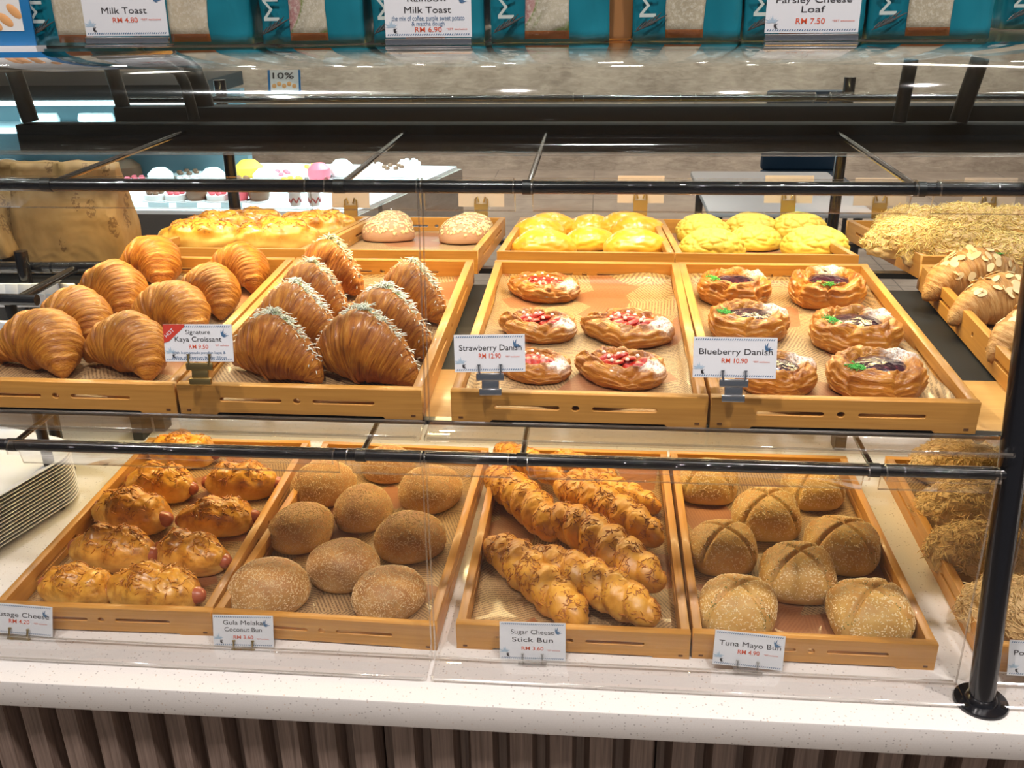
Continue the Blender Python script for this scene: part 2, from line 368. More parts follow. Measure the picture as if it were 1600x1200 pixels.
# ================================================================== LIGHT CHANNELS, POSTS AND RAILS
def channel(name,x0,x1,y0,y1,z0,z1,lab):
    t=empty(name,((x0+x1)/2,y0,z0)); tag(t,lab,'light channel'); mx=(x0+x1)/2
    MB().box(x0-mx,x1-mx,0,y1-y0,.004,z1-z0).build('housing',M['black_matte'],t,bevel=.0012)
    return t
channel('light_channel',-.868,1.02,.45,.486,.556,.601,'long matt black light channel above the near upper trays, the larger and nearer one')
channel('light_channel',-.800,1.02,.635,.672,.562,.604,'thin black light channel behind the nearer channel, below the glass shelf')
def bentpost(xs,y,z0,z1,lab,side=-1):
    pass
# frame holding the glass top shelf
fr=empty('shelf_support',(0,.45,.60)); tag(fr,'black tube frame with slanted uprights carrying the glass top shelf','frame')
def frp(pts,r=.0085,name='upright'):
    MB().tube([Vector(p)-Vector((0,.45,.60)) for p in pts],r,12).build(name,M['black'],fr,smooth=True)
frp([at_y(48,190,.462),at_y(22,112,.462)],.0125)
frp([at_y(192,166,.650),at_y(172,100,.650)],.0125)
zt=at_y(140,99,.462).z
frp([(-1.5,.462,zt),at_y(235,99,.462),at_y(262,102,.462),at_y(279,112,.462),at_y(289,132,.462),at_y(299,168,.462),at_y(303,186,.462)],.0085,'bent_tube')
frp([at_y(262,97,.655),at_y(290,100,.655),at_y(303,112,.655),at_y(313,138,.655),at_y(321,168,.655)],.0155,'bent_tube')
frp([at_y(1405,190,.462),at_y(1424,92,.462)],.0100)
frp([at_y(1497,190,.462),at_y(1532,90,.462)],.0125)
# near rails
UY,UZ,LY,LZ=.058,.5905,-.008,.286
def rail(x0,x1,y,z,lab,arms,ylen,xl=None):
    t=empty('guard_rail',((x0+x1)/2,y,z)); tag(t,lab,'rail','black guard rails'); mx=(x0+x1)/2
    MB().tube([(x0-mx,0,0),(x1-mx,0,0)],.0072,20).build('bar',M['black_tube'],t,smooth=True)
    for a in arms:
        MB().tube([(a-mx,.004,0),(a-mx,ylen,.0)],.0036,10).build('support_arm',M['black_tube'],t,smooth=True)
        MB().tube([(a-mx-.006,0,0),(a-mx+.006,0,0)],.0082,16).build('collar',M['black'],t,smooth=True)
rail(-1.1,1.05,UY,UZ,'upper black guard rail running across in front of the light channel',[-.598,-.255,-.043,.375],.392)
rail(-.692,.503,LY,LZ,'lower black guard rail with clear sleeves in front of the lower trays',[-.672,-.238,-.047,.352],.33)
rail(-1.0,1.05,1.062,.566,'far black guard rail seen behind the black light channels',[],.3)
def post(x,y0,y1,z1,r,lab,flange=True,y2=None):
    t=empty('guard_post',(x,y0,0)); tag(t,lab,'post')
    pts=[(0,0,.004),(0,y1-y0,z1)]
    MB().tube(pts,r,28).build('tube',M['black_tube'],t,smooth=True)
    if flange:
        MB().lathe([(.0,.0),(r*2.05,0),(r*2.08,.002),(r*2.0,.0045),(r*1.25,.0055),(r*1.18,.009),(r*1.0,.012),(0,.012)],40).build('base_flange',M['black_tube'],t,smooth=True)
        for k in range(3):
            a=R(-150+120*k); MB().lathe([(.0,.0045),(.0035,.0045),(.0032,.0062),(.0,.0066)],12,Matrix.Translation((math.cos(a)*r*1.62,math.sin(a)*r*1.62,0))).build('screw',M['screw'],t,smooth=True)
post(.5035,-.052,.062,.66,.0150,'thick black round post with screwed base flange, right of the tuna bun tray')
post(-.905,.43,.45,.40,.0105,'thin black post with round foot standing behind the stack of white trays')
post(.552,1.12,1.13,.60,.012,'dark post of the far side seen between the right rear trays',False)
post(-.80,1.12,1.13,.60,.013,'dark post of the far side seen left, behind the cheese loaves',False)
# ================================================================== ACRYLIC GUARDS
def sleeve(x0,x1,y,z,r,parent,o,drop=.028,back=.010):
    """clear sheet that curls over the rail and hangs down behind it"""
    prof=[]
    for k in range(0,15):
        a=R(200)-R(210)*k/14; prof.append((math.cos(a)*r,math.sin(a)*r))
    prof.append((r,-.006)); prof.append((r+back*.4,-drop))
    v=[];f=[]; n=len(prof); th=.0022
    for x in (x0,x1):
        for p in prof: v.append((x-o.x,y+p[0]-o.y,z+p[1]-o.z))
    for i in range(n-1): f.append((i,i+1,n+i+1,n+i))
    me=mesh('sleeve',v,f); ob=link('sleeve',me,M['acrylic'],parent)
    md=ob.modifiers.new('s','SOLIDIFY'); md.thickness=th; md.offset=0
    # polished edges
    b=MB(); b.tube([(x0-o.x,y+p[0]-o.y,z+p[1]-o.z) for p in prof]+[(x1-o.x,y+p[0]-o.y,z+p[1]-o.z) for p in reversed(prof)],.0010,6)
    b.build('polished_edge',M['acrylic_edge'],ob,smooth=True)
def guard(x0,x1,yb,zb,yt,zt,ylip,segs,lab,rr=.0105):
    o=Vector(((x0+x1)/2,yb,zb)); t=empty('sneeze_guard',o); tag(t,lab,'sneeze guard')
    th=.004; mx=o.x; n=Vector((0,zt-zb,-(yt-yb))).normalized()*th/2
    a=Vector((0,0,0)); c=Vector((0,yt-yb,zt-zb))
    v=[]
    for s in (-1,1):
        for p in (a,c):
            for x in (x0-mx,x1-mx): v.append((x,p.y+s*n.y,p.z+s*n.z))
    f=[(0,1,3,2),(4,6,7,5)]; b=MB(); b.add(v,f); b.build('sheet',M['acrylic'],t)
    for x in (x0-mx,x1-mx): MB().tube([(x,0,0),(x,yt-yb,zt-zb)],.0013,6).build('polished_edge',M['acrylic_edge'],t,smooth=True)
    lp=MB().box(x0-mx,x1-mx,ylip-yb,.002,-.002,.0045).build('bottom_lip',M['acrylic_lip'],t,bevel=.002,seg=3)
    MB().tube([(x0-mx+.004,ylip-yb,.003),(x1-mx-.004,ylip-yb,.003)],.0016,6).build('polished_edge',M['acrylic_edge'],lp,smooth=True)
    MB().tube([(x0-mx+.004,.0,.0046),(x1-mx-.004,.0,.0046)],.0014,6).build('polished_edge',M['acrylic_edge'],lp,smooth=True)
    for (a0,a1) in segs: sleeve(a0,a1,yt,zt,rr,t,o)
guard(-1.0,-.1645,.0215,.3135,UY-.008,UZ,-.018,[(-.99,-.290),(-.268,-.1645)],'clear acrylic guard in front of the croissant trays with rounded bottom lip')
guard(-.1600,.497,.0215,.3135,UY-.008,UZ,-.020,[(-.160,-.058),(-.038,.369),(.392,.497)],'clear acrylic guard in front of the danish trays with bottom lip')
guard(-1.1,-.164,-.024,.002,LY-.008,LZ,-.064,[(-.668,-.268),(-.252,-.164)],'clear acrylic guard in front of the sausage and coconut bun trays')
guard(-.1595,.484,-.024,.002,LY-.008,LZ,-.064,[(-.1595,-.062),(-.040,.343),(.362,.484)],'clear acrylic guard in front of the stick and tuna bun trays')
guard(.522,1.1,-.024,.002,LY-.008,LZ,-.064,[],'clear acrylic guard right of the thick black post')
guard(.522,1.1,.0215,.3135,UY-.008,UZ,-.020,[],'clear upper acrylic guard right of the thick black post')
for (x0,x1) in ((-.85,-.36),(-.33,-.02),(.0,.20),(.23,.47),(.50,.9)):
    e=empty('rail_sleeve',(0,1.062,.566)); tag(e,'clear acrylic sleeve hung over the far guard rail','sleeve','clear sleeves on the far rail')
    sleeve(x0,x1,1.062,.566,.0105,e,Vector((0,1.062,.566)),.03)
# curved glass front of the top tier, and the glass shelf it joins
prof=[(.000,.6375),(.003,.655),(.008,.672),(.016,.690),(.027,.705),(.041,.717),(.058,.7255),(.078,.7300),(.10,.7315),(1.05,.7315)]
v=[];f=[]
for x in (-1.6,1.6):
    for p in prof: v.append((x,p[0],p[1]))
n=len(prof)
for i in range(n-1): f.append((i,i+1,n+i+1,n+i))
gs=link('curved_glass_shelf',mesh('curved_glass_shelf',v,f),M['glass']); tag(gs,'long glass top shelf with curved front edge carrying the bread bags','glass shelf')
md=gs.modifiers.new('s','SOLIDIFY'); md.thickness=.004; md.offset=-1
MB().tube([(-1.6,.0,.6368),(1.6,.0,.6368)],.0022,8).build('polished_edge',M['acrylic_edge'],gs,smooth=True)
# ================================================================== BAMBOO TRAYS
TW,TD,TH,TT=.2985,.502,.0382,.0115
_fr=extrude2d('front_board',[(0,0),(TW*.15,0),(TW*.16,.003),(TW*.84,.003),(TW*.85,0),(TW,0),(TW,TH),(0,TH)],[slot(TW*.17,TW*.43,TH*.53,.0062),slot(TW*.475,TW*.508,TH*.53,.0078),slot(TW*.555,TW*.81,TH*.53,.0062)],TT)
_sd=extrude2d('side_board',[(0,0),(TD-2*TT,0),(TD-2*TT,TH),(0,TH)],[slot(.07,.19,TH*.55,.0062),slot(.235,.243,TH*.55,.0078),slot(.29,.41,TH*.55,.0062)],TT)
_sd.transform(Matrix.Rotation(R(90),4,'Z'))  # x->y, thickness -> -x
_bt=MB().box(TT,TW-TT,TT,TD-TT,.002,.007); _bt=mesh('bottom_board',_bt.v,_bt.f,smooth=False)
_pg=MB().box(.008,.0135,-.0005,.002,.004,.0065); _pg=mesh('peg',_pg.v,_pg.f,smooth=False)
for m_,k in ((_fr,'bamboo_x'),(_sd,'bamboo_y'),(_bt,'bamboo_x'),(_pg,'peg')): m_.materials.append(M[k])
def tray(D,x0,yl,ang,lab,grp,liner=True,seed=0,curl=.0,linlab=''):
    Mt=Mdeck(D)@Matrix.Translation((x0,yl,0))@Matrix.Rotation(ang,4,'Z')
    t=empty('bamboo_tray'); t.matrix_world=Mt; tag(t,lab,'tray',grp)
    link('front_board',_fr,None,t); link('back_board',_fr,None,t,(0,TD-TT,0))
    link('side_board',_sd,None,t,(TT,TT,0)); link('side_board',_sd,None,t,(TW,TT,0))
    link('bottom_board',_bt,None,t); link('peg',_pg,None,t); link('peg',_pg,None,t,(TW-.0215,0,0))
    if liner:
        rnd=random.Random(seed); nx,ny=40,64; v=[];f=[]; ox=rnd.random()*9
        a,b_=TT+.0008,TW-TT-.0008; c,d=TT+.0008,TD-TT-.0008
        for j in range(ny+1):
            for i in range(nx+1):
                u,w=i/nx,j/ny; x=a+(b_-a)*u; y=c+(d-c)*w; e=min(u,1-u)*TW; e2=min(w,1-w)*TD
                z=.0090+.0008*noise.noise(Vector((x*22+ox,y*22,0)))
                z+=curl*max(0,1-min(e,e2)/.016)**2*(.8+1.0*noise.noise(Vector((x*10+ox,y*10,3))))
                v.append((x,y,max(.0075,z)))
        for j in range(ny):
            for i in range(nx): q=j*(nx+1)+i; f.append((q,q+1,q+nx+2,q+nx+1))
        l=link('tray_liner_paper',mesh('tray_liner_paper',v,f),M['paper']); l.matrix_world=Mt@Matrix.Translation((0,0,0))
        md=l.modifiers.new('s','SOLIDIFY'); md.thickness=.0003
        tag(l,linlab,'paper')
    return t
G1,G2,G3='bamboo trays on the countertop','bamboo trays on the near upper shelf','bamboo trays on the far upper shelf'
tray(LOW,-.762,-.0015,.0178,'bamboo tray on the countertop holding the sausage cheese buns',G1,seed=1,linlab='printed brown liner paper under the sausage cheese buns')
tray(LOW,-.4600,.0035,-.0273,'bamboo tray on the countertop holding the coconut buns',G1,seed=2,linlab='printed brown liner paper under the coconut buns')
tray(LOW,-.1353,.002,-.0019,'bamboo tray on the countertop holding the sugar cheese stick buns',G1,seed=3,linlab='printed brown liner paper under the cheese stick buns')
tray(LOW,.1675,.004,-.0061,'bamboo tray on the countertop holding the tuna mayo buns',G1,seed=4,linlab='printed brown liner paper under the tuna mayo buns')
tray(LOW,.5265,.006,-.02,'bamboo tray on the countertop right of the black post, holding floss buns',G1,seed=5,linlab='printed brown liner paper under the lower floss buns')
tray(NEAR,-.7700,0,0,'bamboo tray on the upper shelf holding the plain croissants',G2,seed=6,linlab='printed brown liner paper under the plain croissants',curl=.004)
tray(NEAR,-.4673,.001,-.0011,'bamboo tray on the upper shelf holding the coconut kaya croissants',G2,seed=7,linlab='printed brown liner paper under the kaya croissants',curl=.006)
tray(NEAR,-.1330,0,-.004,'bamboo tray on the upper shelf holding the strawberry danishes',G2,seed=8,linlab='printed brown liner paper under the strawberry danishes',curl=.014)
tray(NEAR,.1700,0,.006,'bamboo tray on the upper shelf holding the blueberry danishes',G2,seed=9,linlab='printed brown liner paper under the blueberry danishes',curl=.014)
tray(NEAR,.5440,.002,-.01,'bamboo tray on the upper shelf at the right edge holding almond croissants',G2,seed=10,linlab='printed brown liner paper under the almond croissants')
tray(FAR,-.768,0,0,'bamboo tray on the far upper shelf holding the browned cheese loaves',G3,seed=11,linlab='printed brown liner paper under the cheese loaves')
tray(FAR,-.4665,0,0,'bamboo tray on the far upper shelf holding the four oat topped buns',G3,seed=12,linlab='printed brown liner paper under the oat topped buns')
tray(FAR,-.1340,0,0,'bamboo tray on the far upper shelf holding the smooth golden buns',G3,seed=13,linlab='printed brown liner paper under the smooth golden buns')
tray(FAR,.1670,0,0,'bamboo tray on the far upper shelf holding the pale yellow crackled buns',G3,seed=14,linlab='printed brown liner paper under the crackled yellow buns')
tray(FAR,.5680,0,0,'bamboo tray on the far upper shelf holding the far floss buns',G3,seed=15,linlab='printed brown liner paper under the far floss buns')
for i,(x,y) in enumerate([(-2.5,6.6),(0,6.6),(2.6,6.6),(3.8,3.5)]):  # added lamps with glowing panels, brighten the dark far wall and floor
    area('added_wall_fill',(x,y,CEIL-.03),(R(12) if i<3 else 0,0 if i<3 else R(-15),0),1.6,.3,60,(1,.90,.78))
    tag(MB().box(-.82,.82,-.17,.17,-.018,0).build('added_fill_panel',M['lamp'],loc=(x,y,CEIL)),'long glowing panel added far behind the display to brighten the background','ceiling light','added far fill panels')
# ================================================================== FOOD BUILDERS
def nz(x,y,z,s=1): return noise.noise(Vector((x*s,y*s,z*s)))
def fb(x,y,z,s=1,o=4): return noise.fractal(Vector((x*s,y*s,z*s)),1.0,2.0,o)
def sst(a,b,x):
    t=max(0,min(1,(x-a)/(b-a))); return t*t*(3-2*t)
def lump(name,sx,sy,h,f=None,nu=72,nv=44,base=.34):
    v=[];fc=[];uv=[]
    for j in range(nv+1):
        ph=PI*j/nv*.985+.004
        for i in range(nu):
            th=2*PI*i/nu; d=Vector((math.sin(ph)*math.cos(th),math.sin(ph)*math.sin(th),math.cos(ph)))
            k=f(d,th,ph) if f else 1.0
            zz=(d.z*k+base)/(1+base)*h
            p=Vector((sx*d.x*k,sy*d.y*k,zz))
            if p.z<.0015: 
                q=1-min(1,(.0015-p.z)/(.5*h))*.25; p=Vector((p.x*q,p.y*q,.0015*max(0,1+(p.z-.0015)/h)))
            v.append(p); uv.append((i/nu,j/nv))
    for j in range(nv):
        for i in range(nu): i2=(i+1)%nu; fc.append((j*nu+i,(j+1)*nu+i,(j+1)*nu+i2,j*nu+i2))
    fc.append(tuple(range(nu))); fc.append(tuple(nv*nu+k for k in reversed(range(nu))))
    return mesh(name,v,fc,uv)
def sweep(name,path,rad,nt=110,nth=44,zs=1.0,floor=0.001):
    v=[];fc=[];uv=[]
    for i in range(nt+1):
        t=-1+2*i/nt; p=path(t); q=(path(min(1,t+.01))-path(max(-1,t-.01))).normalized()
        a=Vector((0,0,1)); a=(a-q*a.dot(q)).normalized(); b=a.cross(q)
        for k in range(nth):
            th=2*PI*k/nth; r=rad(t,th); w=p+a*math.cos(th)*r*zs+b*math.sin(th)*r
            if w.z<floor+.002: w.z=floor+.002*math.exp((w.z-floor-.002)*60)
            v.append(w); uv.append((i/nt,abs(2*k/nth-1)))
    for i in range(nt):
        for k in range(nth): k2=(k+1)%nth; fc.append((i*nth+k,(i+1)*nth+k,(i+1)*nth+k2,i*nth+k2))
    fc.append(tuple(range(nth))); fc.append(tuple(nt*nth+k for k in reversed(range(nth))))
    return mesh(name,v,fc,uv)
def sample(me,n,rnd,ok=None):
    ps=[p for p in me.polygons if len(p.vertices)==4 and (ok is None or ok(p.center,p.normal))]
    cum=[];a=0
    for p in ps: a+=p.area; cum.append(a)
    import bisect; out=[]
    for _ in range(n):
        if not ps: break
        p=ps[min(len(ps)-1,bisect.bisect(cum,rnd.random()*a))]; c=[me.vertices[i].co for i in p.vertices]
        u,w=rnd.random(),rnd.random(); out.append(((c[0]*(1-u)+c[1]*u)*(1-w)+(c[3]*(1-u)+c[2]*u)*w,p.normal.copy()))
    return out
def frame(n,rnd,tilt=0):
    t=Vector((rnd.uniform(-1,1),rnd.uniform(-1,1),rnd.uniform(-1,1))); t=(t-n*t.dot(n)).normalized()
    if tilt: t=(t+n*rnd.uniform(-tilt*.3,tilt)).normalized(); 
    b=n.cross(t).normalized(); return t,b,t.cross(b)
def grains(name,pts,rnd,l,w,h,tilt=.2,jit=.4,off=.3):
    """elongated little octahedra"""
    v=[];f=[]
    for p,n in pts:
        t,b,m_=frame(n,rnd,tilt); s=1+rnd.uniform(-jit,jit); c=p+n*h*off; k=len(v)
        v+=[c+t*l*s,c-t*l*s,c+b*w,c-b*w,c+n*h,c-n*h]
        f+=[(k,k+2,k+4),(k+2,k+1,k+4),(k+1,k+3,k+4),(k+3,k,k+4),(k+2,k,k+5),(k+1,k+2,k+5),(k+3,k+1,k+5),(k,k+3,k+5)]
    return mesh(name,v,f,smooth=False)
def strands(name,pts,rnd,l,w,curl=.5,lift=.3,seg=4):
    """curly flat-triangular threads"""
    v=[];f=[]
    for p,n in pts:
        t,b,m_=frame(n,rnd,lift); L=l*rnd.uniform(.5,1.3); c=rnd.uniform(-curl,curl); q=p.copy(); k=len(v); d=t.copy()
        for i in range(seg+1):
            fw=w*(1 if 0<i<seg else .5); side=b*fw
            v+=[q+side,q-side,q+n*fw*1.4]
            d=(d+b*c+n*rnd.uniform(-.25,.12)).normalized(); q=q+d*L/seg
        for i in range(seg):
            a=k+i*3
            for j in range(3): j2=(j+1)%3; f.append((a+j,a+j2,a+3+j2,a+3+j))
        f.append((k,k+1,k+2)); f.append((k+seg*3+2,k+seg*3+1,k+seg*3))
    return mesh(name,v,f,smooth=True)
def instance(o,loc=None,rot=None,scale=None,parent=None):
    c=o.copy(); COL.objects.link(c)
    if parent: c.parent=parent
    for ch in list(o.children):
        d=ch.copy(); COL.objects.link(d); d.parent=c
        for g in list(ch.children):
            e=g.copy(); COL.objects.link(e); e.parent=d
    return c
FLOOR=.0098
def place(kinds,spec,D,w0,h0,group,cat,hf=.45,used=None):
    """spec: px,py (middle of the item as seen), seen width, turn, label"""
    used=used if used is not None else {}
    for i,(px,py,w,ang,lab) in enumerate(spec):
        k=kinds[i%len(kinds)]
        P=D.hit(px,py,FLOOR+h0*hf); dist=(P-CC).dot(FW); s=w*dist/CF/w0
        for _ in range(2):
            P=D.hit(px,py,FLOOR+h0*s*hf); dist=(P-CC).dot(FW); s=w*dist/CF/w0
        o=k if k not in used else instance(k)
        used[k]=1
        P=P+D.n*FLOOR
        if D is FAR:
            yl=(P.y-D.o.y)/math.cos(D.t); lim=TD-TT-.042*s
            if yl>lim: P.y-=(yl-lim)*math.cos(D.t); P.z-=(yl-lim)*math.sin(D.t)
        o.matrix_world=Matrix.Translation(P)@Matrix.Rotation(D.t,4,'X')@Matrix.Rotation(R(ang),4,'Z')@Matrix.Diagonal((s,s,s,1))
        tag(o,lab,cat,group)
def part(o,name,me,mat,kind=None,label=None,loc=None,rot=None):
    c=link(name,me,mat,o,loc,rot)
    if kind: c['kind']=kind
    if label: c['label']=label
    return c
# materials
M['croi']=laminated('croissant_crust',(.44,.155,.012),(.20,.052,.005),(.62,.28,.036),.3)
M['croi2']=laminated('kaya_croissant_crust',(.38,.12,.009),(.16,.038,.004),(.56,.24,.030),.35)
M['almcroi']=laminated('almond_croissant_crust',(.50,.25,.075),(.32,.13,.03),(.66,.40,.16),.1)
M['danish']=laminated('danish_crust',(.52,.20,.036),(.24,.062,.012),(.70,.34,.09),.9,freq=14)
M['danish_s']=sugared(laminated('strawberry_danish_crust',(.38,.115,.008),(.14,.028,.003),(.60,.26,.030),.8,freq=18),(.047,-.006,.026),.024,.95)
M['danish_b']=sugared(laminated('blueberry_danish_crust',(.42,.135,.009),(.16,.034,.003),(.62,.27,.032),.8,freq=18),(.036,.022,.034),.026,.95)
M['saus_dough']=baked('sausage_bun_crust',(.80,.50,.13),(.72,.33,.03),(.34,.10,.010),.006,.040,38,.36,.22,.55,.25,120,dark=(.14,.045,.008),contrast=(.42,.66))
M['cheese']=baked('baked_cheese',(.80,.40,.06),(.72,.30,.03),(.40,.12,.012),.0,.02,60,.35,.4,.5,.5,200,dark=(.16,.05,.008))
M['sausage']=plain('sausage',(.40,.105,.05),.28,0,.5)
M['coco_dough']=baked('coconut_bun_crust',(.66,.43,.17),(.50,.25,.065),(.28,.105,.022),.004,.045,16,.55,.0,.75,.3,260,contrast=(.30,.60))
M['flake']=plain('coconut_flake',(.74,.56,.32),.55)
M['tuna_dough']=baked('tuna_bun_crust',(.68,.47,.17),(.60,.36,.09),(.42,.19,.04),.004,.040,18,.55,.0,.7,.3,260,contrast=(.32,.6))
M['sesame']=plain('sesame_seed',(.82,.66,.38),.45)
M['herb']=plain('dried_herb',(.11,.14,.03),.7)
M['stick_dough']=baked('stick_bun_crust',(.80,.48,.12),(.74,.36,.04),(.46,.17,.018),.004,.034,26,.42,.12,.5,.3,140,contrast=(.38,.62))
M['shred']=baked('browned_cheese_shreds',(.62,.27,.05),(.55,.20,.03),(.28,.075,.012),.0,.03,40,.4,.2,.6,.2,200)
M['golden']=baked('golden_bun_crust',(.78,.44,.04),(.76,.38,.020),(.62,.25,.012),.0,.04,30,.32,.3,.35,.35,90)
M['crackle']=baked('crackled_yellow_crust',(.70,.48,.05),(.72,.52,.07),(.58,.40,.08),.0,.045,30,.55,.0,.35,.5,150)
M['pink']=baked('oat_bun_crust',(.50,.29,.19),(.52,.30,.17),(.42,.22,.12),.0,.045,22,.55,0,.5,.3,180)
M['oat']=plain('oat_flake',(.80,.63,.33),.5)
M['floss_bun']=baked('floss_bun_crust',(.72,.52,.28),(.66,.44,.19),(.50,.30,.10),.0,.04,22,.6,0,.5,.4,150)
M['floss']=plain('pork_floss',(.74,.52,.23),.6)
M['floss_y']=plain('golden_floss',(.82,.62,.22),.6)
M['loaf']=baked('cheese_loaf_crust',(.84,.58,.17),(.80,.42,.035),(.42,.12,.010),.010,.040,30,.32,.35,.6,.3,120,dark=(.20,.05,.008),contrast=(.42,.62))
M['shredcoco']=plain('shredded_coconut',(.80,.82,.70),.5)
M['pandan']=plain('pandan_filling',(.42,.58,.25),.5)
def straw_mat():
    mt,nt,b=nodes('strawberry'); oc=coord(nt); n=noi(nt,oc,130,3,.6); c=ramp(nt,n,[(.35,(.28,.006,.003)),(.6,(.50,.022,.006)),(.8,(.66,.10,.03))])
    nt.links.new(c,b.inputs['Base Color']); b.inputs['Roughness'].default_value=.3; b.inputs['Coat Weight'].default_value=.35; b.inputs['Coat Roughness'].default_value=.1; bump(nt,b,n,.3,.001); return mt
M['straw']=straw_mat()
M['glaze']=acrylic('sugar_glaze',(1,.82,.6),base=.05,gain=1.4,rough=.12)
def jam():
    mt,nt,b=nodes('blueberry_jam'); oc=coord(nt); v=nt.nodes.new('ShaderNodeTexVoronoi'); v.inputs['Scale'].default_value=140; nt.links.new(oc,v.inputs['Vector'])
    n=noi(nt,oc,120,3); c=ramp(nt,n,[(.35,(.010,.003,.010)),(.6,(.05,.008,.022)),(.8,(.20,.03,.05))])
    nt.links.new(c,b.inputs['Base Color']); b.inputs['Roughness'].default_value=.22; b.inputs['Coat Weight'].default_value=.3; bump(nt,b,mix(nt,.4,v.outputs['Distance'],n),.5,.003); return mt
M['jam']=jam()
M['pearl']=plain('sugar_pearl',(.86,.78,.66),.25,0,.4)
M['green']=plain('green_crumb',(.08,.42,.07),.7)
M['almond']=plain('almond_slice',(.82,.62,.33),.45)
rnd=random.Random(5)
# ---- croissants
def make_croissant(name,seed,L=.128,Rr=.036,mat='croi',bend=.030,zs=1.0,steps=3.4,exp=2.0,cut=False):
    sd=seed*3.7
    def path(t): 
        r=Rr*(max(0,1-abs(t)**exp))**.62+.004
        return Vector((L/2*t+.004*nz(t*2,sd,0),-bend*t*t+bend*.4,r*.93*zs))
    def rad(t,th):
        r=Rr*(max(0,1-abs(t)**exp))**.62+.004
        a=abs(t)*steps+.10*math.cos(th)+.22*math.sin(th)*(1 if t>0 else -1)+.25*nz(t*1.5,math.cos(th),math.sin(th)+sd)
        fr=a-math.floor(a); k=1+.085*(.5-fr) if a>.55 else 1+.043*(1-abs(a)/.55*.2)
        k+=.012*math.sin(a*21+3*nz(t*3,math.cos(th)*1.2,sd))+.10*nz(math.cos(th)*1.1,math.sin(th)*1.1,t*2.4+sd)+.02*nz(math.cos(th)*4,math.sin(th)*4,t*12+sd)
        if cut:
            k+=.14*math.exp(-(th if th<PI else th-2*PI)**2/.30)-.20*math.exp(-((th if th<PI else th-2*PI)-.16)**2/.010)
        return r*k
    me=sweep(name,path,rad,150,52,zs); o=link(name,me,M[mat]); return o,path,rad
CR=[make_croissant('croissant',s,Rr=.038,bend=.028)[0] for s in (1,2,3)]
place(CR,[(60,541,132,-22,'plain golden croissant in the front left corner of the plain croissant tray'),
 (196,545,130,-27,'plain golden croissant at the front right of its tray, below left of the price card'),
 (115,503,122,-28,'plain golden croissant second from the front in the left column of its tray'),
 (265,490,116,-20,'plain golden croissant touching the top left of the kaya croissant price card'),
 (173,457,113,-34,'plain golden croissant third from the front in the left column of its tray'),
 (325,458,104,-38,'plain golden croissant third from the front in the right column of its tray'),
 (232,413,102,-36,'plain golden croissant at the rear left of its tray, below the paper bags'),
 (371,421,96,-34,'plain golden croissant at the rear right of its tray, in front of the cheese loaves')],NEAR,.118,.072,'plain croissants','croissant')
KY=[]
for s in (4,5,6):
    o,path,rad=make_croissant('kaya_croissant',s,L=.158,Rr=.036,mat='croi2',bend=.004,zs=1.22,exp=1.25,steps=3.8,cut=True)
    def ridge(t,side=.14): p=path(t); r=rad(t,6.0)+.0012; return p+Vector((0,math.sin(side)*r*.9,math.cos(side)*r*1.22-.0005))
    b=MB(); b.tube([ridge(-.92+1.84*i/30)+Vector((0,0,-.002)) for i in range(31)],[.0046*(1-abs(-1+i/15)**3*.6) for i in range(31)],10)
    part(o,'pandan_filling',mesh('pandan_filling',b.v,b.f),M['pandan'],label='pale green pandan filling')
    pts=[]
    for _ in range(640):
        t=rnd.uniform(-.95,.95); a=rnd.gauss(0,.0046); pts.append((ridge(t)+Vector((rnd.gauss(0,.002),a,.0045-abs(a)*.5)),Vector((rnd.gauss(0,.3),a*90,1)).normalized()))
    part(o,'shredded_coconut',strands('shredded_coconut',pts,rnd,.0125,.00075,.18,.25),M['shredcoco'],'stuff','white shredded coconut'); KY.append(o)
place(KY,[(430,552,141,-21,'coconut topped kaya croissant at the front left of its tray, right of its price card'),
 (570,553,156,-20,'coconut topped kaya croissant at the front right of its tray'),
 (463,503,137,-27,'coconut topped kaya croissant second from the front in the left column of its tray'),
 (603,512,141,-27,'coconut topped kaya croissant second from the front in the right column of its tray'),
 (489,463,120,-30,'coconut topped kaya croissant third from the front in the left column of its tray'),
 (643,463,120,-37,'coconut topped kaya croissant at the rear right of its tray, alone beside the tray side'),
 (517,424,112,-34,'coconut topped kaya croissant at the rear left of its tray, below the cheese loaves')],NEAR,.138,.084,'kaya croissants','croissant')
AL=[]
for s in (7,8):
    o,path,rad=make_croissant('almond_croissant',s,L=.165,Rr=.036,mat='almcroi',bend=.015,exp=1.6)
    for k,(p,n) in enumerate(sample(o.data,46,rnd,lambda c,n:n.z>.35 and abs(c.x)<.055)):
        q=n.to_track_quat('Z','Y').to_euler(); 
        if k==0:
            am=mesh('almond_slice',[(.0075*math.cos(a)*(1+.25*math.cos(a)),.0052*math.sin(a),z) for z in (0,.0008) for a in [2*PI*i/14 for i in range(14)]],[tuple(reversed(range(14))),tuple(range(14,28))]+[(i,(i+1)%14,14+(i+1)%14,14+i) for i in range(14)],smooth=False)
        rq=n.to_track_quat('Z','Y')@Euler((rnd.uniform(-.25,.25),rnd.uniform(-.25,.25),rnd.uniform(0,6))).to_quaternion()
        part(o,'almond_slice',am,M['almond'],loc=p+n*.0006,rot=rq.to_euler())
    g=[(Vector((.03+rnd.gauss(0,.004),rnd.gauss(0,.003),.071)),Vector((0,0,1))) for _ in range(40)]
    part(o,'green_crumbs',grains('green_crumbs',g,rnd,.0012,.0008,.0008),M['green'],'stuff','bright green crumbs'); AL.append(o)
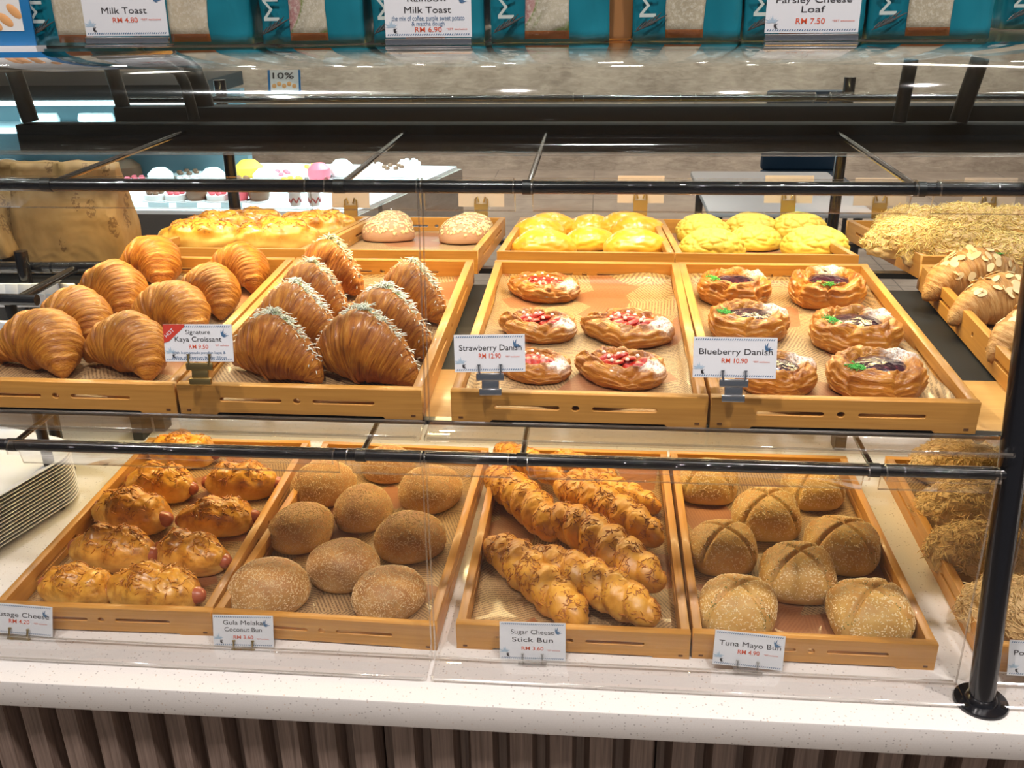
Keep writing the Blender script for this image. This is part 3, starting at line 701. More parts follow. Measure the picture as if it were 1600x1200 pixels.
place(AL,[(1525,435,150,12,'almond croissant at the rear of its tray, nearest the floss buns'),
 (1570,475,150,8,'almond croissant second from the rear at the right edge of the photo'),
 (1640,525,175,12,'almond croissant at the right edge of the photo, nearest of the three')],NEAR,.150,.072,'almond croissants','croissant')
# ---- danishes
def make_danish(name,a,b_,H,h0,seed,mat,pointed):
    nr,npn=60,170; v=[];f=[];uv=[]
    hole=.56 if pointed else .60
    for j in range(nr+1):
        s=j/nr
        for i in range(npn):
            ph=2*PI*i/npn; cx,cy=math.cos(ph),math.sin(ph)
            k=1+.05*nz(cx*1.3,cy*1.3,seed*5)+.03*nz(cx*4,cy*4,seed*9)
            if pointed: x=a*cx*k; y=b_*cy*(abs(cy)**.30)*k+.10*b_*math.sin(2*ph)*k
            else: x=a*cx*k; y=b_*cy*k
            pk=.66 if pointed else .71; ow=1-pk
            if s<=.60:
                q=s/.60*pk; z=h0+(H-h0)*sst(hole-.24,pk-.01,q+.04*nz(cx*2,cy*2,seed)); rr=q
            else:
                an=(s-.60)/.40*R(146); lop=1+.10*nz(cx*1.4,cy*1.4,seed*3)
                rr=pk+ow*math.sin(an); z=H*(.455+.545*math.cos(an))*(lop if an<R(90) else 1)
            tw=.0016*nz(ph*2.2+rr*4,rr*9,seed)+.0022*nz(cx*3+rr*2,cy*3,seed*2+rr*3)+.0012*math.sin(ph*9+rr*13+seed)
            tw+=-.0050*(1-abs(math.sin(ph*2.5+rr*6+z*60+seed+1.5*nz(cx*2,cy*2,seed))))**4+.0016*nz(cx*9,cy*9,rr*10+z*300)+.0011*math.sin(z*900+4*nz(cx*3,cy*3,seed+7)+rr*20)*(1 if s>.5 else 0)
            if rr<hole-.12: tw*=.2
            z=max(0.0,z+(tw if z>.003 else 0)); r2=rr*(1+ (tw*12 if rr>.6 else 0))
            v.append((x*r2,y*r2,z)); uv.append((s+.02*nz(cx*2,cy*2,seed+3),abs(2*i/npn-1)))
    for j in range(nr):
        for i in range(npn): i2=(i+1)%npn; f.append((j*npn+i,(j+1)*npn+i,(j+1)*npn+i2,j*npn+i2))
    f.append(tuple(nr*npn+k for k in reversed(range(npn))))
    return link(name,mesh(name,v,f,uv),mat)
_pm=lump('sugar_pearl',.0030,.0030,.0058,None,16,12,.9)
def berry(seed):
    return lump('strawberry_piece',.013,.0085,.0085,lambda d,th,ph:1+.18*nz(d.x*1.6,d.y*1.6,d.z*1.6+seed)+.10*abs(d.x),24,16,.5)
_bm=[berry(s) for s in (1,5,9)]
SD=[]
for s in (1,2,3):
    o=make_danish('strawberry_danish',.068,.047,.031,.016,s,M['danish_s'],True)
    rr=random.Random(20+s)
    for k in range(11):
        a_=k*2.4; q=.30+.55*((k*.37)%1); p=Vector((.036*q*math.cos(a_),.021*q*math.sin(a_),.0185+rr.uniform(0,.006)))
        part(o,'strawberry_piece',_bm[k%3],M['straw'],loc=p,rot=(rr.uniform(-.5,.5),rr.uniform(-.5,.5),rr.uniform(0,6)))
    for k in range(8):
        a_=k*.83+s; q=.35+.65*((k*.61)%1); part(o,'sugar_pearl',_pm,M['pearl'],loc=(.036*q*math.cos(a_),.021*q*math.sin(a_),.0285+rr.uniform(-.001,.0025)))
    SD.append(o)
place(SD,[(848,448,117,-18,'strawberry danish at the rear left of its tray, alone in the back row'),
 (840,508,126,-16,'strawberry danish in the middle left of its tray, above its price card'),
 (980,511,144,-16,'strawberry danish in the middle right of its tray'),
 (832,570,124,-20,'strawberry danish at the front left, half hidden behind its price card'),
 (969,574,146,-18,'strawberry danish at the front right of its tray')],NEAR,.132,.036,'strawberry danishes','danish',hf=.42)
BD=[]
for s in (4,5,6):
    o=make_danish('blueberry_danish',.056,.051,.037,.020,s,M['danish_b'],False)
    jm=lump('blueberry_jam',.0345,.0310,.0135,lambda d,th,ph:1+.10*nz(d.x*3,d.y*3,s)+.05*nz(d.x*9,d.y*9,s),56,26,.25)
    part(o,'blueberry_jam',jm,M['jam'],loc=(.001,0,.0205),label='dark glossy blueberry jam')
    g=[]
    for _ in range(260):
        a_=R(205)+rnd.gauss(0,.16); q=.036+rnd.gauss(0,.0042); g.append((Vector((q*math.cos(a_),q*math.sin(a_),.0365+rnd.gauss(0,.0009)-(.036-q)*.3*(q<.036))),Vector((rnd.gauss(0,.4),rnd.gauss(0,.4),1)).normalized()))
    part(o,'green_crumbs',grains('green_crumbs',g,rnd,.0011,.0009,.0009),M['green'],'stuff','bright green crumbs'); BD.append(o)
place(BD,[(1147,449,114,-5,'blueberry danish at the rear left of its tray'),
 (1292,450,124,48,'blueberry danish at the rear right of its tray, green crumbs in front'),
 (1169,503,124,-12,'blueberry danish in the middle left of its tray, above its price card'),
 (1336,516,140,-4,'blueberry danish in the middle right of its tray'),
 (1212,583,124,-8,'blueberry danish at the front left, half hidden by its price card'),
 (1370,585,152,8,'blueberry danish at the front right of its tray, the largest one')],NEAR,.112,.042,'blueberry danishes','danish',hf=.42)
# ---- sausage buns
SB=[]
for s in (1,2,3,4):
    def f(d,th,ph,s=s):
        k=1+.09*nz(d.x*1.8,d.y*1.8,d.z*1.8+s*7)
        k+=.055*math.cos(d.x*9+s)*max(0,.4+d.z)+.06*max(0,d.z)*nz(d.x*5,d.y*5,s*3)+.025*nz(d.x*12,d.y*12,d.z*12+s)
        return k
    me=lump('sausage_cheese_bun',.060,.034,.054,f,84,48,.42)
    for v in me.vertices: # squarer, blunt ends
        x=v.co.x/.060; v.co.y*=1+.25*x*x; v.co.z*=1+.05*x*x
    me.update(); o=link('sausage_cheese_bun',me,M['saus_dough'])
    b=MB(); n=16; pts=[];rs=[]
    for i in range(n+1):
        t=-1+2*i/n; pts.append((.0665*t,0,.019+.003*(1-t*t))); rs.append(.0112*(max(.0,1-abs(t)**9))**.5+.0005)
    xs=[-1,-.985,-.96,-.92,-.86,-.5,0,.5,.86,.92,.96,.985,1]; rs=[.001,.0045,.0072,.0095,.011,.0112,.0112,.0112,.011,.0095,.0072,.0045,.001]
    b.tube([(.0690*t,0,.0185) for t in xs],rs,20); part(o,'sausage',mesh('sausage',b.v,b.f),M['sausage'],label='reddish brown sausage end')
    pts=[(p+n_*.0004,n_) for p,n_ in sample(me,150,rnd,lambda c,n_:c.z>.036 and n_.z>.3 and nz(c.x*60,c.y*60,s)>-.1)]
    part(o,'baked_cheese_shreds',strands('baked_cheese_shreds',pts,rnd,.009,.0010,.5,.1),M['cheese'],'stuff','browned cheese shreds'); SB.append(o)
place(SB,[(122,914,128,-8,'sausage cheese bun in the front left corner of its tray'),
 (243,918,152,-6,'sausage cheese bun at the front right of its tray, sausage end sticking out right'),
 (176,855,140,-6,'sausage cheese bun second from the front in the left column'),
 (300,862,128,-14,'sausage cheese bun second from the front in the right column'),
 (207,797,134,-14,'sausage cheese bun third from the front in the left column'),
 (340,806,120,10,'sausage cheese bun third from the front in the right column'),
 (252,752,118,-12,'sausage cheese bun fourth from the front in the left column, just below the rail'),
 (378,750,118,2,'sausage cheese bun at the rear right of its tray'),
 (287,702,110,-4,'sausage cheese bun at the very back of its tray, crossed by the black rail')],LOW,.126,.052,'sausage cheese buns','bun')
# ---- coconut buns
CB=[]
for s in (1,2,3):
    me=lump('coconut_bun',.053,.048,.056,lambda d,th,ph,s=s:1+.05*nz(d.x*1.2,d.y*1.2,d.z*1.2+s*4)+.012*nz(d.x*6,d.y*6,d.z*6+s),72,44,.42)
    o=link('coconut_bun',me,M['coco_dough'])
    part(o,'coconut_flakes',grains('coconut_flakes',sample(me,2300,rnd,lambda c,n:c.z>.010),rnd,.0017,.00052,.0005,.5),M['flake'],'stuff','pale coconut flakes'); CB.append(o)
place(CB,[(419,913,126,10,'coconut bun in the front left corner of its tray, the widest one'),
 (607,922,117,40,'coconut bun in the front right corner of its tray'),
 (536,878,112,0,'coconut bun in the middle of the front half, between the two front corner buns'),
 (470,820,106,60,'coconut bun second from the front in the left column'),
 (640,834,112,20,'coconut bun second from the front in the right column, behind the acrylic joint'),
 (567,790,100,80,'coconut bun in the middle of the tray, just below the rail'),
 (505,752,102,30,'coconut bun at the rear left of its tray'),
 (672,760,104,50,'coconut bun at the rear right of its tray'),
 (606,722,84,0,'coconut bun at the back of its tray, crossed by the black rail')],LOW,.106,.056,'coconut buns','bun')
# ---- tuna buns
TB=[]
for s in (1,2,3):
    def f(d,th,ph,s=s):
        k=1+.04*nz(d.x*1.3,d.y*1.3,d.z+s*4); k+=.055*math.cos(4*th)*math.sin(ph)**2
        w=max(0,d.z+.15); a=abs(math.sin(2*(th))) # grooves along the two axes
        g=min(abs(d.x),abs(d.y)); k-=.115*math.exp(-(g/.05)**2)*sst(-.30,.40,d.z)
        k+=.010*nz(d.x*7,d.y*7,d.z*7); return k
    me=lump('tuna_mayo_bun',.053,.050,.056,f,96,56,.42); o=link('tuna_mayo_bun',me,M['tuna_dough'])
    part(o,'sesame_seeds',grains('sesame_seeds',sample(me,1250,rnd,lambda c,n:c.z>.012 and min(abs(c.x),abs(c.y))>.0035),rnd,.00145,.00075,.0005,.15),M['sesame'],'stuff','pale sesame seeds')
    part(o,'dried_herbs',grains('dried_herbs',sample(me,150,rnd,lambda c,n:c.z>.02 and min(abs(c.x),abs(c.y))<.0065),rnd,.0013,.0006,.0004,.2),M['herb'],'stuff','dark green herb flecks'); TB.append(o)
place(TB,[(1153,942,130,38,'sesame tuna mayo bun in the front left corner of its tray, behind its price card'),
 (1360,950,138,48,'sesame tuna mayo bun in the front right corner of its tray'),
 (1247,889,126,42,'sesame tuna mayo bun in the middle of the front half of its tray'),
 (1130,850,114,50,'sesame tuna mayo bun second from the front in the left column'),
 (1316,846,124,35,'sesame tuna mayo bun second from the front in the right column'),
 (1198,799,114,44,'sesame tuna mayo bun in the middle, just below the black rail'),
 (1107,748,100,40,'sesame tuna mayo bun at the rear left of its tray, crossed by the rail'),
 (1271,757,100,52,'sesame tuna mayo bun at the rear right of its tray, crossed by the rail')],LOW,.106,.056,'sesame tuna mayo buns','bun')
# ---- stick buns
ST=[]
for s in (1,2,3):
    L=.27
    def path(t,s=s): return Vector((L/2*t,.006*math.sin(t*2+s),.0245*(1-abs(t)**4*.35)))
    def rad(t,th,s=s):
        r=.0325*(max(0,1-abs(t)**2.8))**.5+.003
        return r*(.86+.20*abs(math.sin(PI*3.2*t+th+s))**.8+.06*nz(t*6,math.cos(th)*1.5,math.sin(th)*1.5+s)+.04*nz(t*22,math.cos(th)*4,math.sin(th)*4+s))
    me=sweep('cheese_stick_bun',path,rad,170,48,.95); o=link('cheese_stick_bun',me,M['stick_dough'])
    pts=sample(me,620,rnd,lambda c,n:c.z>.020 and n.z>.05 and nz(c.x*48,c.y*48,s*5)>-.02)
    part(o,'baked_cheese_shreds',strands('baked_cheese_shreds',pts,rnd,.0085,.0008,.6,.15),M['shred'],'stuff','browned cheese shreds'); ST.append(o)
def stick(k,p0,p1,h,lab,lift=0,sc=None,tilt=0):
    A=at_z(*p0,FLOOR+.02+h); B=at_z(*p1,FLOOR+.02+h+tilt); d=B-A; o=ST[k%3]
    if k>2: o=instance(o)
    s=d.length/.27; c=(A+B)/2; c.z-=.02
    o.matrix_world=Matrix.Translation(c)@Matrix.Rotation(math.atan2(d.y,d.x),4,'Z')@Matrix.Rotation(-math.atan2(d.z,math.hypot(d.x,d.y)),4,'Y')@Matrix.Diagonal((s,min(1.12,s*1.05),min(1.12,s*1.05),1))
    tag(o,lab,'bread',"cheese stick buns")
stick(0,(826,862),(1026,968),.012,'twisted cheese stick bun at the front right of its tray, lying on its neighbour')
stick(1,(762,845),(915,972),.0,'twisted cheese stick bun at the front left of its tray')
stick(2,(852,800),(1040,912),.016,'twisted cheese stick bun in the middle, ending at the right side board')
stick(3,(768,735),(868,836),.010,'twisted cheese stick bun at the rear left of its tray')
stick(4,(868,755),(1036,842),.012,'twisted cheese stick bun at the rear, ending at the right side behind the middle one')
stick(5,(880,742),(1034,788),.0,'twisted cheese stick bun at the back right, just below the rail')
stick(6,(776,694),(880,748),.018,'twisted cheese stick bun at the very back left, crossed by the rail')
stick(7,(856,706),(965,740),.002,'twisted cheese stick bun at the back of its tray, behind the rail')
# ---- floss buns
FB=[]
for s in (1,2):
    me=lump('floss_bun',.066,.044,.054,lambda d,th,ph,s=s:1+.08*nz(d.x*2,d.y*2,d.z*2+s*4)+.07*nz(d.x*6,d.y*6,d.z*6+s)+.04*nz(d.x*14,d.y*14,d.z*14+s),84,48,.4); o=link('floss_bun',me,M['floss_bun'])
    part(o,'pork_floss',strands('pork_floss',sample(me,1900,rnd,lambda c,n:c.z>.014),rnd,.010,.0007,.8,.4),M['floss'],'stuff','fluffy pale brown pork floss'); FB.append(o)
place(FB,[(1520,792,172,6,'floss covered bun at the rear left of its tray, behind the black post'),
 (1545,862,180,-8,'floss covered bun second from the rear, partly behind the black post'),
 (1503,722,150,0,'floss covered bun at the very back of its tray, crossed by the rail'),
 (1600,950,190,0,'floss covered bun at the right edge of the photo, right of the black post'),
 ],LOW,.132,.054,'lower floss buns','bun')
o0=FB[0]; used={}
def tint_copy(o,mats):
    c=o.copy(); c.data=o.data.copy(); COL.objects.link(c)
    for ch in o.children:
        d=ch.copy(); d.data=ch.data.copy(); d.data.materials[0]=mats; COL.objects.link(d); d.parent=c
    return c
FY=[tint_copy(o,M['floss_y']) for o in FB]
place(FY,[(1428,372,146,-16,'golden floss bun at the near left corner of the far right tray'),
 (1500,385,165,-14,'golden floss bun in the middle of the near row of the far right tray'),
 (1580,396,150,-10,'golden floss bun at the near right of the far right tray'),
 (1410,340,116,-8,'golden floss bun at the far left of the far right tray'),
 (1500,343,130,-8,'golden floss bun in the middle of the far row of the far right tray'),
 (1590,350,130,0,'golden floss bun at the far right of the far right tray')],FAR,.132,.054,'golden floss buns','bun',hf=.5)
# ---- golden, crackled and oat buns, loaves
GB=[];KB=[]
for s in (1,2):
    me=lump('golden_bun',.056,.048,.046,lambda d,th,ph,s=s:1+.06*nz(d.x*1.5,d.y*1.5,d.z+s*4)-.05*(1-abs(nz(d.x*3,d.y*3,d.z*3+s)))**9,72,44,.36); GB.append(link('golden_bun',me,M['golden']))
    def f(d,th,ph,s=s):
        ds,_=noise.voronoi(Vector((d.x*2.6,d.y*2.6,d.z*2.6+s*5)),distance_metric='DISTANCE'); e=ds[1]-ds[0]
        return 1+.05*nz(d.x*1.5,d.y*1.5,d.z+s*4)-.085*math.exp(-(e/.12)**2)*sst(-.2,.3,d.z)+.015*nz(d.x*9,d.y*9,d.z*9)
    me=lump('crackled_bun',.055,.048,.048,f,96,60,.36); KB.append(link('crackled_bun',me,M['crackle']))
place(GB,[(849,379,102,0,'smooth golden bun at the near left corner of its tray'),(921,371,84,30,'smooth golden bun in the middle of the near row'),(992,378,100,0,'smooth golden bun at the near right corner of its tray'),
 (842,357,88,20,'smooth golden bun second in the left column of its tray'),(922,349,76,50,'smooth golden bun in the middle of its tray, behind the near middle one'),(996,354,88,10,'smooth golden bun second in the right column of its tray'),
 (866,334,76,0,'smooth golden bun at the far left of its tray'),(974,333,84,40,'smooth golden bun at the far right of its tray, by the blank card back')],FAR,.112,.046,'smooth golden buns','bun',hf=.5)
place(KB,[(1112,379,102,0,'crackled yellow bun at the near left corner of its tray'),(1180,369,88,40,'crackled yellow bun in the middle of the near row of its tray'),(1273,375,104,0,'crackled yellow bun at the near right corner of its tray'),
 (1100,357,86,20,'crackled yellow bun second in the left column of its tray'),(1243,350,88,50,'crackled yellow bun second in the right column of its tray'),(1160,340,82,10,'crackled yellow bun in the middle of its tray, behind the near middle one'),
 (1083,337,72,0,'crackled yellow bun at the far left of its tray'),(1222,333,80,40,'crackled yellow bun at the far right of its tray')],FAR,.110,.048,'crackled yellow buns','bun',hf=.5)
OB=[]
for s in (1,2):
    me=lump('oat_bun',.054,.046,.052,lambda d,th,ph,s=s:1+.04*nz(d.x*1.5,d.y*1.5,d.z+s*4),72,44,.30); o=link('oat_bun',me,M['pink'])
    v=[];f_=[]
    for p,n in sample(me,420,rnd,lambda c,n:c.z>.018):
        t,b_,m_=frame(n,rnd,.25); k=len(v); r1=rnd.uniform(.0022,.0036)
        v+=[p+n*.0009+t*math.cos(2*PI*i/7)*r1+b_*math.sin(2*PI*i/7)*r1*.75 for i in range(7)]; v.append(p+n*.0015); v.append(p-n*.0006)
        f_+=[(k+i,k+(i+1)%7,k+7) for i in range(7)]+[(k+(i+1)%7,k+i,k+8) for i in range(7)]
    part(o,'oat_flakes',mesh('oat_flakes',v,f_,smooth=False),M['oat'],'stuff','golden oat flakes'); OB.append(o)
place(OB,[(606,355,80,0,'oat topped bun at the near left of the four bun tray'),(727,357,84,30,'oat topped bun at the near right of the four bun tray'),
 (626,338,66,50,'oat topped bun at the far left of the four bun tray'),(748,338,62,0,'oat topped bun at the far right of the four bun tray')],FAR,.106,.052,'oat topped buns','bun',hf=.5)
LF=[]
for s in (1,2,3):
    def f(d,th,ph,s=s):
        return 1+.10*abs(math.sin(d.x*5.5+s))*max(0,.5+d.z)+.10*nz(d.x*2.5,d.y*2.5,d.z*2.5+s*5)+.06*max(0,d.z)*nz(d.x*9,d.y*9,s)
    me=lump('cheese_loaf',.075,.042,.052,f,90,50,.4); o=link('cheese_loaf',me,M['loaf'])
    pts=sample(me,160,rnd,lambda c,n:c.z>.040); part(o,'baked_cheese_shreds',strands('baked_cheese_shreds',pts,rnd,.009,.0009,.5,.2),M['cheese'],'stuff','browned cheese shreds'); LF.append(o)
place(LF,[(315,366,125,14,'browned cheese loaf at the near left of the far tray behind the croissants'),(430,366,128,22,'browned cheese loaf at the near right of the far tray'),
 (345,350,105,12,'browned cheese loaf in the middle left of its far tray'),(482,352,110,18,'browned cheese loaf in the middle right, beside the oat bun tray'),
 (425,336,92,8,'browned cheese loaf at the far middle of its tray'),(528,337,88,14,'browned cheese loaf at the far right corner of its tray, below a blank card back')],FAR,.150,.052,'browned cheese loaves','bread',hf=.5)
# ================================================================== PRICE CARDS
def leaf_art(parent,x,z,s,mat,rot=0,n=7):
    v=[];f=[]
    for i in range(n):
        a=rot+(i-n/2)*.38; L=s*(.5+.5*((i*37%10)/10)); ca,sa=math.cos(a),math.sin(a); k=len(v)
        for (u,w) in ((0,0),(.5,.10),(1,0),(.5,-.10)): v.append((x+(u*ca-w*sa)*L,z+(u*sa+w*ca)*L,0))
        f.append((k,k+1,k+2,k+3))
    return v,f
def card(loc,w,h,lean,yaw,lines,lab,clip='clip',group='price cards',roll=0,badge=False,big=False):
    """lines: (text, width, height, centre x, baseline z, material, bold)"""
    t=empty('price_card',loc,(R(90)-lean,roll,yaw)); tag(t,lab,'price card',group)
    MB().box(-w/2,w/2,-h/2,h/2,-.0006,0).build('card',M['card'],t)
    b=MB(); b.box(-w/2-.0015,w/2+.0015,-h/2-.0015,h/2+.0015,.0006,.0012).build('clear_cover',M['acrylic'],t)
    # hatched borders
    v=[];f=[]; n=int(w/.0026)
    for s in (1,-1):
        for i in range(n):
            x=-w/2+.002+i*(w-.004)/n; z=s*(h/2-.0026); k=len(v)
            v+=[(x,z-.0009,.0002),(x+.0011,z-.0009,.0002),(x+.0021,z+.0009,.0002),(x+.0010,z+.0009,.0002)]; f.append((k,k+1,k+2,k+3))
    link('hatched_border',mesh('hatched_border',v,f,smooth=False),M['ink_blue'],t)
    v,f=leaf_art(t,w/2-.0125,h/2-.014,.0105,None,R(50),6); link('leaf_drawing',mesh('leaf_drawing',[(a,b_,.0002) for a,b_,c in v],f,smooth=False),M['ink_blue'],t)
    v,f=leaf_art(t,-w/2+.007,-h/2+.010,.0090,None,R(100),9); link('leaf_drawing',mesh('leaf_drawing',[(a,b_,.0002) for a,b_,c in v],f,smooth=False),M['ink_pale'],t)
    v,f=leaf_art(t,-w/2+.009,-h/2+.006,.0060,None,R(30),7); link('leaf_drawing',mesh('leaf_drawing',[(a,b_,.00025) for a,b_,c in v],f,smooth=False),M['ink'],t)
    for (s,tw,th,cx,bz,mk,bd) in lines:
        link('lettering',text_mesh(s,tw,th,bd),M[mk],t,(cx,bz,.0003))
    if badge: link('red_corner',mesh('red_corner',[(-w/2,h/2,.00028),(-w/2,h/2-.022,.00028),(-w/2+.006,h/2-.020,.00028),(-w/2+.024,h/2-.004,.00028),(-w/2+.026,h/2,.00028)],[(0,1,2,3,4)],smooth=False),plain('badge_red',(.60,.05,.03),.5),t); link('lettering',text_mesh('HOT',.013,.0042,.01),M['card'],t,(-w/2+.0085,h/2-.0115,.0005),(0,0,R(40)))
    if clip:
        c=empty('card_clip',(0,0,0)); c.parent=t; mt={'clip':M['steel'],'brass':M['brass'],'clear':M['acrylic_edge']}[clip]
        b=MB()
        for x in (-.0125,.0125): b.tube([(x,-h/2+.008,.0022),(x,-h/2+.002,.0030),(x*.9,-h/2-.004,.003)],.0012,8); b.tube([(x,-h/2+.008,.0018),(x,-h/2+.0092,.0018)],.0021,10)
        b.build('prongs',mt,c,smooth=True)
        if clip!='clear':
            b=MB(); b.box(-.016,.016,-h/2-.010,-h/2-.001,.0,.0035); b.box(-.010,.010,-h/2-.020,-h/2-.009,-.001,.0025); b.box(-.013,.013,-h/2-.027,-h/2-.019,-.001,.004); b.build('clip_body',mt,c,bevel=.0012)
        else:
            b=MB(); b.box(-.018,.018,-h/2-.004,-h/2-.0005,-.006,.009); b.build('clip_body',mt,c,bevel=.001)
    return t
NC=0
def std(name,price,w,h,two=None):
    L=[]
    if two: L+=[(name,w*.66,.0060,0,h*.20,'ink',0),(two,w*.62,.0060,0,-h*.02,'ink',0),(price,w*.33,.0048,0,-h*.25,'ink_red',.004)]
    else: L+=[(name,w*.88,.0066,.001,h*.08,'ink',0),(price,w*.31,.0056,0,-h*.13,'ink_red',.004)]
    L+=[('*SST exclusive',w*.20,.0018,w*.32,-h*(.26 if two else .11),'ink_red',0)]
    return L
# clipped to the front boards of the near upper trays
p=at_y(765,552,.012); card(p,.081,.043,R(12),R(1),std('Strawberry Danish','RM 12.90',.081,.043),'price card reading Strawberry Danish RM 12.90 held by a steel clip',roll=R(-1.5))
p=at_y(1148,559,.012); card(p,.091,.046,R(12),R(-2),std('Blueberry Danish','RM 10.90',.091,.046),'price card reading Blueberry Danish RM 10.90 held by a steel clip',roll=R(-1))
p=at_y(310,536,.012); w,h=.081,.044
card(p,w,h,R(12),R(3),[('Signature',w*.36,.0050,0,h*.24,'ink',0),('Kaya Croissant',w*.68,.0060,0,h*.04,'ink',0),('RM 9.50',w*.28,.0048,0,-h*.15,'ink_red',.004),('*SST exclusive',w*.20,.0018,w*.34,-h*.08,'ink_red',0),
 ('with homemade pandan kaya &',w*.78,.0032,0,-h*.29,'ink_blue',0),('a slice of premium butter fillings',w*.80,.0032,0,-h*.42,'ink_blue',0)],'price card reading Signature Kaya Croissant RM 9.50 with a red corner',clip='brass',badge=True)
# standing on the guard lip in front of the lower trays
def low(px,py,w,h,y,lines,lab,clip,yaw=0,roll=0,lean=R(16)):
    p=at_y(px,py,y); return card(p,w,h,lean,yaw,lines,lab,clip=clip,roll=roll)
low(30,968,.092,.042,-.012,std('Sausage Cheese','RM 4.20',.092,.042),'price card reading Sausage Cheese RM 4.20 at the left edge of the photo','brass',R(0),R(2.5))
low(380,986,.080,.043,-.012,std('Gula Melaka','RM 3.60',.080,.043,'Coconut Bun'),'price card reading Gula Melaka Coconut Bun RM 3.60','brass',R(2),R(0))
low(832,1002,.084,.050,-.012,std('Sugar Cheese','RM 3.60',.084,.047,'Stick Bun'),'price card reading Sugar Cheese Stick Bun RM 3.60 in a clear stand','clear',R(0),R(-1))
low(1170,1016,.086,.045,-.012,std('Tuna Mayo Bun','RM 4.90',.086,.045),'price card reading Tuna Mayo Bun RM 4.90, tilted','clear',R(-2),R(2.5))
low(1632,1030,.084,.045,-.012,std('Pork Floss Bun','RM 4.90',.084,.045),'price card right of the black post, only its left border in view','clear')
# top tier cards
def topcard(px,py,w,h,lines,lab,y=.10,badge=False):
    p=at_y(px,py,y); t=card(p,w,h,R(4),R(0),lines,lab,clip=None,group='price cards on the glass shelf')
    b=MB(); b.box(-w/2,w/2,-h/2-.011,-h/2-.001,-.006,.005); b.box(-w/2,w/2,-h/2-.014,-h/2-.010,-.016,.012); b.build('holder',M['steel'],t,bevel=.0012)
    return t
y0=.092; k_=(y0-CC.y)/CF*1.0
def hz(py): return at_y(800,py,y0).z
w=.098; h=.066; zb=.716
def tc(px,pxw,lines,lab,badge=False,bot=57):
    x=at_y(px,bot-5,y0); dist=(x-CC).dot(FW); w=pxw*dist/CF; h=w*.52; p=at_y(px,bot,y0); p.z+=h/2
    L=[]
    for (s,fw,px_top,px_bot,mk,bd,cx) in lines:
        zt=at_y(px,px_top,y0).z-p.z; zb=at_y(px,px_bot,y0).z-p.z; L.append((s,w*fw if fw else None,max(.0015,(zt-zb)),cx*w,zb,mk,bd))
    t=card(p,w,h,R(2),R(0),L,lab,clip=None,group='price cards on the glass shelf'); 
    b=MB(); b.box(-w/2,w/2,-h/2-.008,-h/2-.001,-.003,.005); b.box(-w/2,w/2,-h/2-.012,-h/2-.009,-.012,.008); b.build('holder',M['steel'],t,bevel=.001)
tc(200,134,[('Milk Toast',.54,11,21,'ink',.001,0),('RM 4.80',.30,27,35,'ink_red',.004,0),('*SST exclusive',.24,29,32,'ink_red',0,.31)],'price card reading Milk Toast RM 4.80 on the glass shelf',bot=56)
tc(670,136,[('Rainbow',.46,-8,2,'ink',.001,0),('Milk Toast',.54,10,20,'ink',.001,0),('the mix of coffee, purple sweet potato',.84,24,32,'ink_blue',0,0),('& matcha dough',.38,33,40,'ink_blue',0,0),('RM 6.90',.31,42,50,'ink_red',.004,0),('*SST exclusive',.24,44,47,'ink_red',0,.33)],'price card reading Rainbow Milk Toast RM 6.90 on the glass shelf',bot=58)
tc(1267,143,[('Parsley Cheese',.80,-6,4,'ink',.001,0),('Loaf',.25,9,19,'ink',.001,0),('RM 7.50',.31,28,37,'ink_red',.004,-.02),('*SST exclusive',.24,31,34,'ink_red',0,.33)],'price card reading Parsley Cheese Loaf RM 7.50 on the glass shelf',bot=51)
# left poster on the glass shelf
M['poster_blue']=plain('poster_blue',(.015,.17,.42),.4,0,.3); M['poster_white']=plain('poster_white',(.75,.74,.72),.4,0,.3); M['bread_print']=plain('bread_print',(.72,.36,.14),.5)
p=at_y(8,66,.12); t=empty('poster_stand',p,(R(88),0,R(0))); tag(t,'blue bordered poster with a picture of bread at the top left corner','poster')
MB().box(-.07,.037,-.004,.11,-.003,0).build('panel',M['poster_blue'],t,bevel=.001)
MB().box(-.07,.026,.012,.10,0,.0006).build('picture',M['poster_white'],t)
b=MB()
for (x,z,a) in ((-.020,.018,.3),(-.008,.020,.9),(.006,.024,.9),(.018,.033,.8)): b.lathe([(0,.0006),(.0065,.0007),(.005,.0012),(0,.0014)],18,Matrix.Translation((x,z,0))@Matrix.Rotation(a,4,'Z')@Matrix.Diagonal((.8,1.6,1,1)))
b.build('bread_print',M['bread_print'],t,smooth=True)
MB().box(-.07,.042,-.008,-.004,-.012,.010).build('base',M['card'],t)
# small 10% sign seen below the glass
p=at_y(444,127,.70); t=empty('discount_sign',p,(R(78),0,0)); tag(t,'small blue edged sign reading 10% standing behind the light channels','sign')
d_=(p-CC).dot(FW)/CF
MB().box(-26*d_,26*d_,-20*d_,17*d_,-.002,0).build('panel',M['poster_blue'],t)
MB().box(-22*d_,23*d_,-14*d_,17*d_,0,.0006).build('picture',M['poster_white'],t)
link('lettering',text_mesh('10%',34*d_,9*d_,.01),M['ink'],t,(-1*d_,4*d_,.0009))
b=MB()
for i in range(5): b.lathe([(0,.0006),(3.6*d_,.0007),(0,.0012)],12,Matrix.Translation(((-16+8*i)*d_,(-7+(i%2)*3)*d_,0)))
b.build('bread_print',M['bread_print'],t)
MB().box(-26*d_,26*d_,-23*d_,-20*d_,-.02,.02).build('base',M['poster_white'],t)
